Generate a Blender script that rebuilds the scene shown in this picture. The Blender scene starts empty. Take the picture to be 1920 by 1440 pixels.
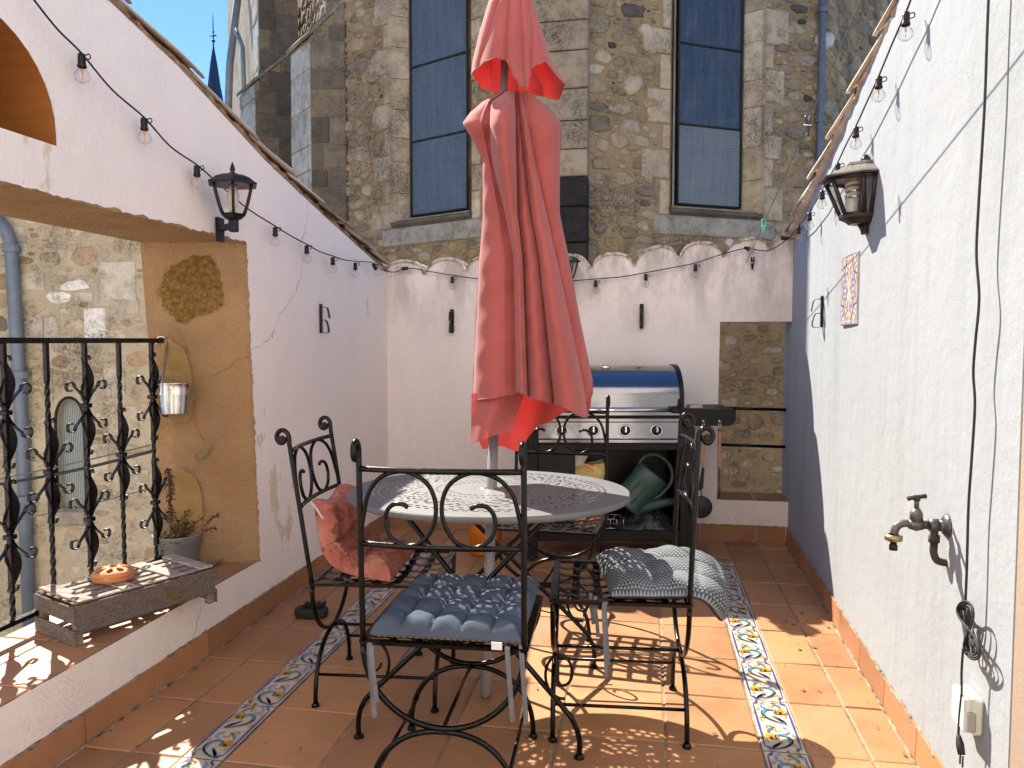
import bpy, bmesh, math, random
import numpy as np
from mathutils import Vector, Matrix
random.seed(7); rng = np.random.default_rng(7)
R = math.radians; PI = math.pi
S = bpy.context.scene
COL = S.collection

# ------------------------------------------------------------------ camera
F = 1440.0; CAM = np.array([0.0, 0.0, 1.30]); YAW = R(10.0); PIT = R(-3.2)
FW = np.array([-math.sin(YAW)*math.cos(PIT), math.cos(YAW)*math.cos(PIT), math.sin(PIT)])
RT = np.array([math.cos(YAW), math.sin(YAW), 0.0]); UP = np.cross(RT, FW)
cd = bpy.data.cameras.new('camera'); cam = bpy.data.objects.new('camera', cd); COL.objects.link(cam)
cam.matrix_world = Matrix(((RT[0], UP[0], -FW[0], CAM[0]), (RT[1], UP[1], -FW[1], CAM[1]), (RT[2], UP[2], -FW[2], CAM[2]), (0, 0, 0, 1)))
cd.sensor_width = 36.0; cd.lens = F/1920*36.0; cd.clip_start = 0.05; cd.clip_end = 2000
S.camera = cam

# survey helpers: sight line through a measured point of the photograph, met with a real plane
def ray(x, y): return FW + RT*(x-960)/F - UP*(y-720)/F
def plane(x, y, o, n):
    o = np.asarray(o, float); n = np.asarray(n, float); d = ray(x, y)
    return CAM + d*(((o-CAM) @ n)/(d @ n))
def atz(x, y, z=0.0): return plane(x, y, (0, 0, z), (0, 0, 1))
def aty(x, y, v): return plane(x, y, (0, v, 0), (0, 1, 0))
def atx(x, y, v): return plane(x, y, (v, 0, 0), (1, 0, 0))
def atd(x, y, d): return CAM + ray(x, y)*d

XL = -1.785; XLO = -2.185; YB = 5.12
def xr(y): return 0.90 - (5.12-y)*0.023
RN = np.array([-1, 0.023, 0]); RN = RN/np.linalg.norm(RN)
def atr(x, y, off=0.0): return plane(x, y, np.array([0.90, 5.12, 0]) + RN*off, RN)

# ------------------------------------------------------------------ mesh builder
class MB:
    def __init__(s): s.v = []; s.f = []; s.m = []; s.c = []; s.sm = []; s.mi = 0; s.col = (1, 1, 1); s.smooth = False
    def add(s, vs, fs):
        b = len(s.v); s.v += [tuple(map(float, p)) for p in vs]
        for f in fs:
            s.f.append([b+i for i in f]); s.m.append(s.mi); s.c.append(s.col); s.sm.append(s.smooth)
        return s
    def box(s, lo, hi):
        x0, y0, z0 = lo; x1, y1, z1 = hi
        v = [(x0,y0,z0),(x1,y0,z0),(x1,y1,z0),(x0,y1,z0),(x0,y0,z1),(x1,y0,z1),(x1,y1,z1),(x0,y1,z1)]
        return s.add(v, [(3,2,1,0),(4,5,6,7),(0,1,5,4),(1,2,6,5),(2,3,7,6),(3,0,4,7)])
    def bbox(s, c, sx, sy, sz, M=None, bev=0.004):
        """box with chamfered edges, centre c, optional 3x3 rotation"""
        vs = []
        for ax in range(3):
            for sg in (-1, 1):
                pass
        hx, hy, hz = sx/2, sy/2, sz/2; b = min(bev, hx*.45, hy*.45, hz*.45)
        idx = {}
        for i, a in enumerate((-1, 1)):
            for j, d in enumerate((-1, 1)):
                for k, e in enumerate((-1, 1)):
                    idx[(a,d,e,0)] = len(vs); vs.append((a*hx, d*(hy-b), e*(hz-b)))
                    idx[(a,d,e,1)] = len(vs); vs.append((a*(hx-b), d*hy, e*(hz-b)))
                    idx[(a,d,e,2)] = len(vs); vs.append((a*(hx-b), d*(hy-b), e*hz))
        fs = []
        for a in (-1, 1):
            q = [idx[(a,-1,-1,0)], idx[(a,1,-1,0)], idx[(a,1,1,0)], idx[(a,-1,1,0)]]; fs.append(q if a > 0 else q[::-1])
            q = [idx[(-1,a,-1,1)], idx[(1,a,-1,1)], idx[(1,a,1,1)], idx[(-1,a,1,1)]]; fs.append(q if a < 0 else q[::-1])
            q = [idx[(-1,-1,a,2)], idx[(1,-1,a,2)], idx[(1,1,a,2)], idx[(-1,1,a,2)]]; fs.append(q if a > 0 else q[::-1])
        for a in (-1, 1):
            for d in (-1, 1):
                q = [idx[(a,d,-1,0)], idx[(a,d,-1,1)], idx[(a,d,1,1)], idx[(a,d,1,0)]]; fs.append(q if a*d < 0 else q[::-1])
                q = [idx[(a,-1,d,0)], idx[(a,-1,d,2)], idx[(a,1,d,2)], idx[(a,1,d,0)]]; fs.append(q[::-1] if a*d < 0 else q)
                q = [idx[(-1,a,d,1)], idx[(-1,a,d,2)], idx[(1,a,d,2)], idx[(1,a,d,1)]]; fs.append(q if a*d < 0 else q[::-1])
                for e in (-1, 1):
                    q = [idx[(a,d,e,0)], idx[(a,d,e,1)], idx[(a,d,e,2)]]; fs.append(q if a*d*e > 0 else q[::-1])
        vs = np.array(vs)
        if M is not None: vs = vs @ np.array(M).T
        return s.add(vs + np.array(c), fs)
    def tube(s, pts, r, n=8, closed=False, cap=True):
        P = [np.array(p, float) for p in pts]; m = len(P)
        if m < 2: return s
        rr = r if hasattr(r, '__len__') else [r]*m
        T = []
        for i in range(m):
            a = P[(i-1) % m] if (closed or i > 0) else P[i]; b = P[(i+1) % m] if (closed or i < m-1) else P[i]
            t = b-a; L = np.linalg.norm(t); T.append(t/L if L > 1e-9 else np.array([0, 0, 1.]))
        u = np.cross(T[0], [0, 0, 1]);
        if np.linalg.norm(u) < 1e-3: u = np.cross(T[0], [1, 0, 0])
        u /= np.linalg.norm(u); vs = []
        for i in range(m):
            u = u - T[i]*(u @ T[i]); u /= np.linalg.norm(u)+1e-12; w = np.cross(T[i], u)
            for k in range(n):
                a = 2*PI*k/n; vs.append(P[i] + rr[i]*(math.cos(a)*u + math.sin(a)*w))
        fs = []
        for i in range(m if closed else m-1):
            j = (i+1) % m
            for k in range(n): fs.append((i*n+k, i*n+(k+1) % n, j*n+(k+1) % n, j*n+k))
        if cap and not closed:
            fs.append(tuple(range(n))[::-1]); fs.append(tuple((m-1)*n+k for k in range(n)))
        o = s.smooth; s.smooth = True; s.add(vs, fs); s.smooth = o
        return s
    def lathe(s, prof, c=(0, 0, 0), n=24, capb=False, capt=False, ax=None, sx=1, sy=1):
        vs = []; fs = []; c = np.array(c, float)
        A = np.eye(3) if ax is None else np.array(Vector((0, 0, 1)).rotation_difference(Vector(ax)).to_matrix())
        for r_, z in prof:
            for k in range(n):
                a = 2*PI*k/n; vs.append(A @ np.array([r_*math.cos(a)*sx, r_*math.sin(a)*sy, z]) + c)
        for i in range(len(prof)-1):
            for k in range(n): fs.append((i*n+k, i*n+(k+1) % n, (i+1)*n+(k+1) % n, (i+1)*n+k))
        if capb: fs.append(tuple(range(n))[::-1])
        if capt: fs.append(tuple((len(prof)-1)*n+k for k in range(n)))
        return s.add(vs, fs)
    def strip(s, pts, wid, th, side):
        """flat bar along pts; side = width direction (or list), th = thickness"""
        P = [np.array(p, float) for p in pts]; m = len(P); vs = []
        for i in range(m):
            a = P[max(0, i-1)]; b = P[min(m-1, i+1)]; t = b-a; t /= np.linalg.norm(t)+1e-12
            sd = np.array(side[i] if isinstance(side, list) else side, float); sd = sd - t*(sd @ t); sd /= np.linalg.norm(sd)+1e-12
            nn = np.cross(t, sd); w = wid[i] if hasattr(wid, '__len__') else wid
            vs += [P[i]+sd*w/2+nn*th/2, P[i]-sd*w/2+nn*th/2, P[i]-sd*w/2-nn*th/2, P[i]+sd*w/2-nn*th/2]
        fs = [(0, 1, 2, 3), tuple((m-1)*4+k for k in (3, 2, 1, 0))]
        for i in range(m-1):
            for k in range(4): fs.append((i*4+k, (i+1)*4+k, (i+1)*4+(k+1) % 4, i*4+(k+1) % 4))
        return s.add(vs, fs)
    def grid(s, fn, nu, nv, closeu=False):
        vs = [fn(i/(nu if closeu else nu-1), j/(nv-1)) for j in range(nv) for i in range(nu)]
        fs = [(j*nu+i, j*nu+(i+1) % nu, (j+1)*nu+(i+1) % nu, (j+1)*nu+i) for j in range(nv-1) for i in range(nu if closeu else nu-1)]
        return s.add(vs, fs)
    def poly(s, pts): return s.add(pts, [tuple(range(len(pts)))])
    def prism(s, pts, ext):
        """planar outline extruded by vector ext"""
        n = len(pts); e = np.array(ext, float); P = [np.array(p, float) for p in pts]
        return s.add(P+[p+e for p in P], [tuple(range(n))[::-1], tuple(range(n, 2*n))]+[(i, (i+1) % n, n+(i+1) % n, n+i) for i in range(n)])
    def xf(s, M):
        M = Matrix(M); s.v = [tuple(M @ Vector(p)) for p in s.v]; return s
    def build(s, name, mats, parent=None, world=False, fix=False):
        me = bpy.data.meshes.new(name); v = s.v
        if world and parent is not None:
            o = np.zeros(3); p = parent
            while p is not None: o += np.array(p.location); p = p.parent
            v = (np.array(v)-o).tolist()
        me.from_pydata(v, [], s.f)
        for m in (mats if isinstance(mats, (list, tuple)) else [mats]): me.materials.append(m)
        me.polygons.foreach_set('material_index', s.m); me.polygons.foreach_set('use_smooth', s.sm)
        if any(c != (1, 1, 1) for c in s.c):
            at = me.color_attributes.new('Col', 'FLOAT_COLOR', 'CORNER'); dat = []
            for f, c in zip(s.f, s.c): dat += [c[0], c[1], c[2], 1.0]*len(f)
            at.data.foreach_set('color', dat)
        me.update()
        if fix:
            bm = bmesh.new(); bm.from_mesh(me); bmesh.ops.recalc_face_normals(bm, faces=bm.faces); bm.to_mesh(me); bm.free()
        ob = bpy.data.objects.new(name, me); COL.objects.link(ob)
        if parent is not None: ob.parent = parent
        return ob

def thing(name, label, cat, loc=(0, 0, 0), rz=0.0, group=None):
    o = bpy.data.objects.new(name, None); COL.objects.link(o); o.empty_display_size = .1
    o.location = Vector([float(c) for c in loc]); o.rotation_euler = (0, 0, rz); o['label'] = label; o['category'] = cat
    if group: o['group'] = group
    return o
def tag(o, label, cat, group=None):
    o['label'] = label; o['category'] = cat
    if group: o['group'] = group
    return o
def dup(root, label, loc, rz=0.0, scale=(1, 1, 1)):
    r = root.copy(); COL.objects.link(r); r.location = Vector([float(c) for c in loc]); r.rotation_euler = (0, 0, rz); r.scale = scale; r['label'] = label
    for ch in list(root.children):
        c = ch.copy(); COL.objects.link(c); c.parent = r
        for g in list(ch.children):
            d = g.copy(); COL.objects.link(d); d.parent = c
    return r
def smoothpts(P, n=6, closed=False):
    P = [np.array(p, float) for p in P]; out = []; m = len(P)
    for i in range(m if closed else m-1):
        g = lambda k: P[k % m] if closed else P[min(max(k, 0), m-1)]
        a, b, c, d = g(i-1), g(i), g(i+1), g(i+2)
        for j in range(n):
            t = j/n; out.append(.5*((2*b)+(c-a)*t+(2*a-5*b+4*c-d)*t*t+(3*b-a-3*c+d)*t**3))
    if not closed: out.append(P[-1])
    return out
def lerp(a, b, t): return a+(b-a)*t
def ci(x, xs, ys):
    i = int(np.clip(np.searchsorted(xs, x)-1, 0, len(xs)-2)); t = (x-xs[i])/(xs[i+1]-xs[i]); t = min(1, max(0, t)); return lerp(ys[i], ys[i+1], .5-.5*math.cos(PI*t))

# ------------------------------------------------------------------ materials
class NT:
    def __init__(s, name):
        s.m = bpy.data.materials.new(name); s.m.use_nodes = True; s.t = s.m.node_tree; s.n = s.t.nodes; s.b = s.n['Principled BSDF']; s.out = s.n['Material Output']
        s.tc = s.n.new('ShaderNodeTexCoord')
    def L(s, a, b): s.t.links.new(a, b)
    def setv(s, inp, v):
        if hasattr(v, 'is_output') or isinstance(v, bpy.types.NodeSocket): s.L(v, inp)
        elif isinstance(v, (tuple, list)) and len(v) == 3 and inp.type == 'RGBA': inp.default_value = (*v, 1)
        else: inp.default_value = v
    def map(s, scale=(1, 1, 1), rot=(0, 0, 0), src='Object'):
        m = s.n.new('ShaderNodeMapping'); s.L(s.tc.outputs[src], m.inputs['Vector']); m.inputs['Scale'].default_value = scale; m.inputs['Rotation'].default_value = rot; return m.outputs[0]
    def noise(s, scale=5, detail=4, rough=.55, vec=None, dist=0):
        k = s.n.new('ShaderNodeTexNoise'); s.L(vec if vec is not None else s.tc.outputs['Object'], k.inputs['Vector'])
        k.inputs['Scale'].default_value = scale; k.inputs['Detail'].default_value = detail; k.inputs['Roughness'].default_value = rough; k.inputs['Distortion'].default_value = dist; return k.outputs[0]
    def vor(s, scale=5, vec=None, feature='F1', out=0, rnd=1.0):
        k = s.n.new('ShaderNodeTexVoronoi'); k.feature = feature; s.L(vec if vec is not None else s.tc.outputs['Object'], k.inputs['Vector']); k.inputs['Scale'].default_value = scale; k.inputs['Randomness'].default_value = rnd; return k.outputs[out]
    def wave(s, scale=5, dist=0, vec=None, direction='X', detail=2):
        k = s.n.new('ShaderNodeTexWave'); s.L(vec if vec is not None else s.tc.outputs['Object'], k.inputs['Vector']); k.bands_direction = direction; k.inputs['Scale'].default_value = scale; k.inputs['Distortion'].default_value = dist; k.inputs['Detail'].default_value = detail; return k.outputs[1]
    def ramp(s, fac, stops):
        k = s.n.new('ShaderNodeValToRGB'); s.L(fac, k.inputs[0]); e = k.color_ramp.elements
        while len(e) < len(stops): e.new(.5)
        for i, (p, c) in enumerate(stops): e[i].position = p; e[i].color = (*c, 1) if hasattr(c, '__len__') else (c, c, c, 1)
        return k.outputs[0]
    def mix(s, fac, a, b, mode='MIX'):
        k = s.n.new('ShaderNodeMix'); k.data_type = 'RGBA'; k.blend_type = mode; s.setv(k.inputs[0], fac); s.setv(k.inputs[6], a); s.setv(k.inputs[7], b); return k.outputs[2]
    def math(s, op, a, b=0.0):
        k = s.n.new('ShaderNodeMath'); k.operation = op; s.setv(k.inputs[0], a); s.setv(k.inputs[1], b); return k.outputs[0]
    def attr(s, name='Col'):
        k = s.n.new('ShaderNodeVertexColor'); k.layer_name = name; return k.outputs[0]
    def sep(s, vec=None):
        k = s.n.new('ShaderNodeSeparateXYZ'); s.L(vec if vec is not None else s.tc.outputs['Object'], k.inputs[0]); return k.outputs
    def bump(s, h, strength=.3, dist=.01, prev=None):
        k = s.n.new('ShaderNodeBump'); s.L(h, k.inputs['Height']); k.inputs['Strength'].default_value = strength; k.inputs['Distance'].default_value = dist
        if prev is not None: s.L(prev, k.inputs['Normal'])
        return k.outputs[0]
    def done(s, color=None, rough=None, metal=None, normal=None, spec=None, **kw):
        I = s.b.inputs
        if color is not None: s.setv(I['Base Color'], color)
        if rough is not None: s.setv(I['Roughness'], rough)
        if metal is not None: s.setv(I['Metallic'], metal)
        if normal is not None: s.L(normal, I['Normal'])
        if spec is not None: s.setv(I['Specular IOR Level'], spec)
        for k, v in kw.items(): s.setv(I[k.replace('_', ' ')], v)
        return s.m

def simple(name, c, rough=.5, metal=0, var=.12, vs=12, bump=.15, bs=150, bd=.001, spec=.5):
    t = NT(name); n = t.noise(vs, 5)
    a = tuple(x*(1-var) for x in c); b = tuple(min(1, x*(1+var)) for x in c)
    col = t.ramp(n, [(.3, a), (.7, b)])
    return t.done(col, t.ramp(t.noise(vs*2.3, 4), [(.3, max(0, rough-.07)), (.7, min(1, rough+.07))]), metal, t.bump(t.noise(bs, 3), bump, bd), spec)

def plaster(name, base, stain, specks=.5, bumpd=.004, bs=90, peel=None, streak=.5, low=0, high=None):
    t = NT(name)
    big = t.noise(1.3, 6, .6); fine = t.noise(bs, 4, .6); mid = t.noise(14, 5, .6)
    c = t.ramp(big, [(.25, tuple(x*.95 for x in base)), (.55, base), (.8, tuple(min(1, x*1.03) for x in base))])
    st = t.noise(2.2, 6, .65, t.map((2.6, 2.6, .35)))
    stf = t.math('MULTIPLY', t.ramp(st, [(.47, 0), (.68, 1)]), t.ramp(fine, [(.42, 0), (.62, 1)]))
    c = t.mix(t.math('MULTIPLY', stf, streak), c, stain)
    sp = t.math('MULTIPLY', t.ramp(t.noise(160, 2, .5), [(.66, 0), (.70, 1)]), t.ramp(t.noise(2.1, 5, .6), [(.48, 0), (.62, 1)]))
    c = t.mix(t.math('MULTIPLY', sp, specks), c, (.16, .14, .11))
    if peel:
        pf = t.math('MULTIPLY', t.ramp(t.noise(1.1, 8, .7, t.map((1.6, 1.6, .75))), [(.635, 0), (.65, 1)]), 1.0)
        c = t.mix(pf, c, peel)
    if low or high:
        z = t.sep()[2]; sm_ = t.math('MULTIPLY', t.ramp(t.noise(110, 4, .7), [(.50, 0), (.62, 1)]), t.ramp(t.noise(3.0, 7, .72), [(.50, 0), (.64, 1)]))
        if low: c = t.mix(t.math('MULTIPLY', t.math('MULTIPLY', sm_, t.ramp(z, [(.10, 1), (.42, 0)])), low), c, (.17, .15, .11))
        if high: c = t.mix(t.math('MULTIPLY', t.math('MULTIPLY', t.ramp(t.noise(5, 7, .72, t.map((1.5, 1.5, .6))), [(.40, 0), (.62, 1)]), t.ramp(t.math('MULTIPLY', z, .4), [(.50, 0), (.75, 1)])), high), c, (.30, .26, .22))
    nb = t.bump(fine, .55, bumpd); nb = t.bump(mid, .35, .012, nb)
    return t.done(c, .88, 0, nb, .2)

M = {}
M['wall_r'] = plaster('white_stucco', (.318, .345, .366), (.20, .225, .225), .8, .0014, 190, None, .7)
M['wall_l'] = plaster('pinkish_plaster', (.90, .83, .755), (.45, .40, .36), .25, .0025, 60, (.70, .60, .46), .15, .5)
M['wall_b'] = plaster('pale_plaster', (.86, .80, .77), (.45, .38, .33), .30, .003, 70, None, .25, .6, .7)
M['house'] = plaster('cream_render', (.87, .82, .75), (.45, .40, .33), .1, .004, 60, None, .1)
M['wall_end'] = plaster('beige_render', (.60, .50, .40), (.30, .25, .2), .3, .005, 90, None, .4)

def ochre():
    t = NT('ochre_render')
    c = t.ramp(t.noise(2.0, 7, .65), [(.25, (.24, .15, .08)), (.5, (.33, .222, .125)), (.75, (.41, .30, .175))])
    dk = t.math('MULTIPLY', t.ramp(t.noise(1.2, 6, .7, t.map((1, 1.2, .9))), [(.55, 0), (.72, 1)]), .55)
    c = t.mix(dk, c, (.16, .10, .045))
    c = t.mix(t.math('MULTIPLY', t.ramp(t.noise(6.5, 7, .7), [(.45, 0), (.70, 1)]), .5), c, (.34, .17, .06))
    c = t.mix(t.math('MULTIPLY', t.ramp(t.noise(150, 2, .5), [(.63, 0), (.68, 1)]), .5), c, (.10, .06, .03))
    # bare patches where the render fell off
    fl = t.ramp(t.noise(3.1, 8, .72, t.map((1, 1.3, 1.0))), [(.655, 0), (.67, 1)])
    c = t.mix(fl, c, t.ramp(t.noise(60, 4), [(.3, (.16, .10, .03)), (.7, (.42, .27, .09))]))
    h = t.mix(fl, t.noise(70, 5), t.noise(160, 4))
    n = t.bump(h, .7, .008); n = t.bump(t.noise(14, 6, .7), .5, .02, n); n = t.bump(fl, .6, -.01, n)
    return t.done(c, .92, 0, n, .15)
M['ochre'] = ochre()
M['patch'] = (lambda t: t.done(t.ramp(t.noise(55, 6, .75), [(.3, (.09, .055, .016)), (.5, (.21, .13, .038)), (.7, (.36, .25, .10))]), .95, 0, t.bump(t.noise(90, 6, .7), .9, .012), .1))(NT('bare_rubble_patch'))
M['patch2'] = (lambda t: t.done(t.ramp(t.noise(9, 6, .7), [(.3, (.25, .165, .065)), (.7, (.37, .255, .115))]), .95, 0, t.bump(t.noise(70, 6, .7), .6, .006), .1))(NT('old_ochre_coat'))
M['patch3'] = (lambda t: t.done(t.ramp(t.noise(40, 6, .7), [(.3, (.14, .12, .07)), (.7, (.28, .24, .15))]), .95, 0, t.bump(t.noise(90, 6, .7), .7, .006), .1))(NT('grey_chip'))
M['niche'] = (lambda t: t.done(t.ramp(t.noise(3, 6, .6), [(.3, (.27, .095, .022)), (.7, (.36, .145, .038))]), .9, 0, t.bump(t.noise(60, 4), .4, .004), .2))(NT('orange_niche_paint'))

def terracotta(name, k=1.0):
    t = NT(name); a = t.attr()
    n1 = t.noise(4.5, 7, .65); n2 = t.noise(26, 5, .65)
    c = t.mix(1.0, a, t.ramp(n1, [(.25, (.80, .74, .70)), (.5, (1, 1, 1)), (.78, (1.12, 1.12, 1.15))]), 'MULTIPLY')
    c = t.mix(t.math('MULTIPLY', t.ramp(n2, [(.52, 0), (.75, 1)]), .35), c, (.30, .125, .05))
    sp = t.math('MULTIPLY', t.ramp(t.noise(120, 2, .5), [(.70, 0), (.74, 1)]), t.ramp(t.noise(1.7, 5), [(.45, 0), (.65, 1)]))
    c = t.mix(t.math('MULTIPLY', sp, .65), c, (.13, .06, .03))
    v = t.vor(7.0, t.map((1, 1, 1)), 'F1', 0); vd = t.ramp(v, [(.0, .7), (.05, .55), (.095, 0)])
    c = t.mix(t.math('MULTIPLY', vd, t.ramp(t.noise(2.3, 3), [(.5, 0), (.62, .8)])), c, (.22, .09, .035))
    nb = t.bump(n2, .2, .002); nb = t.bump(t.noise(200, 3), .12, .0008, nb)
    return t.done(c, t.ramp(n1, [(.3, .42), (.7, .62)]), 0, nb, .4)
M['tile'] = terracotta('terracotta_tile')
M['grout'] = (lambda t: t.done(t.ramp(t.noise(9, 6, .7), [(.3, (.10, .075, .05)), (.7, (.36, .29, .21))]), .95, 0, t.bump(t.noise(120, 4), .5, .003), .1))(NT('grout'))
M['mortar_edge'] = (lambda t: t.done(t.ramp(t.noise(11, 7, .75), [(.34, (.05, .045, .035)), (.5, (.24, .20, .15)), (.7, (.42, .36, .28))]), .95, 0, t.bump(t.noise(90, 5), .8, .006), .1))(NT('mossy_mortar'))
M['glaze'] = (lambda t: t.done(t.ramp(t.noise(30, 4), [(.3, (.43, .375, .32)), (.7, (.53, .475, .41))]), .28, 0, t.bump(t.noise(20, 3), .08, .002), .5))(NT('cream_glaze'))
for k, c in dict(g_blue=(.05, .055, .22), g_teal=(.06, .19, .26), g_ochre=(.52, .26, .035), g_lav=(.25, .25, .42)).items():
    M[k] = simple('glaze_'+k[2:], c, .25, 0, .25, 60, .05)

def stone(name, mul=1.0, bumpd=.02):
    t = NT(name); a = t.attr()
    c = t.mix(1.0, a, t.ramp(t.noise(9, 8, .7), [(.25, (.55*mul, .53*mul, .5*mul)), (.5, (1*mul, 1*mul, 1*mul)), (.75, (1.22*mul, 1.2*mul, 1.16*mul))]), 'MULTIPLY')
    lich = t.math('MULTIPLY', t.ramp(t.noise(1.3, 9, .74), [(.46, 0), (.60, 1)]), t.ramp(t.noise(45, 4, .6), [(.38, .15), (.6, 1)]))
    c = t.mix(t.math('MULTIPLY', lich, .8), c, (.060, .052, .042))
    pits = t.ramp(t.noise(70, 3, .6), [(.28, 1), (.36, 0)])
    c = t.mix(t.math('MULTIPLY', pits, .6), c, (.05, .04, .03))
    nb = t.bump(t.noise(40, 6, .7), .8, bumpd); nb = t.bump(t.noise(9, 4, .6), .4, .03, nb)
    return t.done(c, .93, 0, nb, .15)
M['stone'] = stone('weathered_stone', 1.0)
M['stone_dark'] = stone('blackened_stone', .62)
M['stone_pale'] = stone('pale_ashlar', 1.08, .012)
def mortar(name, a, b):
    t = NT(name)
    c = t.ramp(t.noise(3.0, 8, .7), [(.28, a), (.7, b)])
    lich = t.math('MULTIPLY', t.ramp(t.noise(1.3, 9, .74), [(.47, 0), (.62, 1)]), t.ramp(t.noise(40, 4, .6), [(.38, .1), (.6, 1)]))
    c = t.mix(t.math('MULTIPLY', lich, .7), c, (.075, .062, .045))
    nb = t.bump(t.noise(55, 6, .7), .7, .012); nb = t.bump(t.noise(7, 5, .6), .6, .04, nb)
    return t.done(c, .95, 0, nb, .12)
M['mortar'] = mortar('ochre_lime_mortar', (.27, .19, .098), (.40, .295, .165))
M['mortar3'] = mortar('brown_earth_mortar', (.20, .145, .075), (.30, .22, .12))
M['mortar2'] = mortar('beige_lime_mortar', (.36, .30, .205), (.48, .41, .29))

M['iron'] = (lambda t: t.done(t.mix(t.ramp(t.noise(38, 6, .7), [(.70, 0), (.75, 1)]), (.0022, .0022, .0022), t.ramp(t.noise(140, 3), [(.4, (.03, .018, .012)), (.6, (.16, .14, .12))])), t.ramp(t.noise(60, 4), [(.3, .18), (.7, .30)]), 0, t.bump(t.noise(130, 4, .7), .3, .0010), .25))(NT('black_painted_iron'))
M['iron2'] = simple('black_forged_iron', (.003, .003, .0032), .28, 0, .3, 30, .25, 90, .0015, .28)
M['black_plastic'] = simple('black_plastic', (.007, .007, .0075), .45, spec=.35)
M['rubber'] = simple('black_rubber', (.016, .016, .017), .7)
M['darksteel'] = simple('dark_grey_steel', (.006, .0063, .007), .5, 0, .2, 20, .1, 200, .001, .3)
M['steel'] = (lambda t: t.done(t.ramp(t.noise(5, 4), [(.3, (.24, .24, .255)), (.7, (.30, .30, .315))]), t.ramp(t.noise(2, 6, .6, t.map((2, 60, 60))), [(.3, .10), (.7, .18)]), 1.0, t.bump(t.noise(4, 4, .6, t.map((1, 120, 120))), .03, .0004)))(NT('brushed_steel'))
M['chrome'] = simple('chrome', (.72, .72, .74), .1, 1, .05)
M['zinc'] = (lambda t: t.done(t.ramp(t.noise(14, 5), [(.3, (.46, .47, .48)), (.7, (.62, .63, .64))]), t.ramp(t.noise(20, 5), [(.3, .2), (.7, .34)]), 1.0, t.bump(t.noise(30, 3), .1, .001)))(NT('galvanised_zinc'))
M['brass'] = simple('old_brass', (.38, .30, .15), .35, .9, .3, 30)
M['tapmetal'] = simple('grey_tap_metal', (.115, .11, .10), .45, .7, .45, 25, .4, 120)
M['rust'] = simple('rusty_pipe', (.055, .038, .03), .7, .3, .4, 40, .5, 120)
M['polegrey'] = simple('grey_painted_pole', (.22, .22, .23), .38, .3, .12, 10)
M['pipeblue'] = simple('blue_grey_pipe', (.125, .150, .185), .5, .1, .15, 6)
M['pipegrey'] = simple('grey_zinc_gutter', (.27, .27, .26), .55, .3, .2, 6)
M['roof'] = (lambda t: t.done(t.ramp(t.noise(5, 8, .75), [(.28, (.10, .085, .06)), (.45, (.36, .27, .19)), (.7, (.52, .41, .31))]), .95, 0, t.bump(t.noise(45, 6, .75), .9, .012), .1))(NT('lichened_clay_tile'))
M['coping_r'] = (lambda t: t.done(t.ramp(t.noise(4, 8, .75), [(.3, (.46, .35, .26)), (.5, (.66, .55, .44)), (.7, (.76, .67, .57))]), .95, 0, t.bump(t.noise(45, 6, .75), .9, .012), .1))(NT('mortar_covered_tile'))
M['scallop'] = (lambda t: t.done(t.mix(t.ramp(t.noise(16, 7, .75), [(.46, 0), (.58, 1)]), (.66, .60, .54), t.ramp(t.noise(60, 4), [(.35, (.10, .085, .06)), (.65, (.36, .29, .20))])), .95, 0, t.bump(t.noise(60, 6, .75), .8, .01), .1))(NT('limewashed_tile_end'))
M['slate'] = simple('blue_slate', (.022, .03, .055), .5, 0, .2, 20)
M['terracotta_pot'] = simple('terracotta_clay', (.55, .22, .085), .75, 0, .12, 8, .2, 120)
M['greypot'] = simple('grey_plastic_pot', (.23, .25, .27), .45, 0, .1, 8)
M['soil'] = simple('potting_soil', (.035, .022, .014), .95, 0, .4, 60, .8, 80, .01)
M['canopy'] = None
M['cushion_blue'] = None
M['orange'] = simple('orange_plastic', (.60, .17, .012), .4)
M['can'] = simple('dark_green_plastic', (.035, .085, .075), .42, 0, .12, 5)
M['white_plastic'] = simple('white_plastic', (.60, .63, .56), .35, 0, .05, 8)
M['grey_plastic'] = simple('grey_plastic', (.30, .30, .28), .4)
M['teal'] = simple('mint_plastic', (.10, .50, .40), .4)
M['navy_plastic'] = simple('navy_plastic', (.02, .03, .05), .45)
M['ribbon'] = simple('grey_ribbon', (.12, .13, .15), .8, 0, .15, 40)
M['saucer'] = simple('brown_saucer', (.24, .17, .08), .5)
M['paper'] = simple('white_paper', (.65, .62, .58), .8)
M['tarp'] = simple('black_bag_film', (.02, .02, .021), .35, 0, .2, 8, .8, 25, .02)
M['leafy'] = simple('red_green_leaf', (.055, .07, .02), .55, 0, .5, 30)
M['redstem'] = simple('red_stem', (.16, .035, .025), .6, 0, .3, 30)
M['dead'] = simple('dead_brown_leaf', (.075, .035, .018), .8, 0, .4, 40)
M['debris'] = simple('dry_leaf', (.16, .09, .035), .8, 0, .5, 10)
M['utwood'] = simple('reddish_handle_wood', (.33, .18, .11), .6, 0, .25, 20)
M['ground'] = simple('street_ground', (.16, .15, .13), .9, 0, .3, 2, .5, 20, .01)
M['wire_grey'] = simple('grey_wire', (.10, .10, .10), .6)
M['filament'] = simple('amber_filament', (.75, .35, .06), .5)
M['gold'] = simple('brass_sign_strip', (.45, .40, .32), .4, .6)

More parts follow.
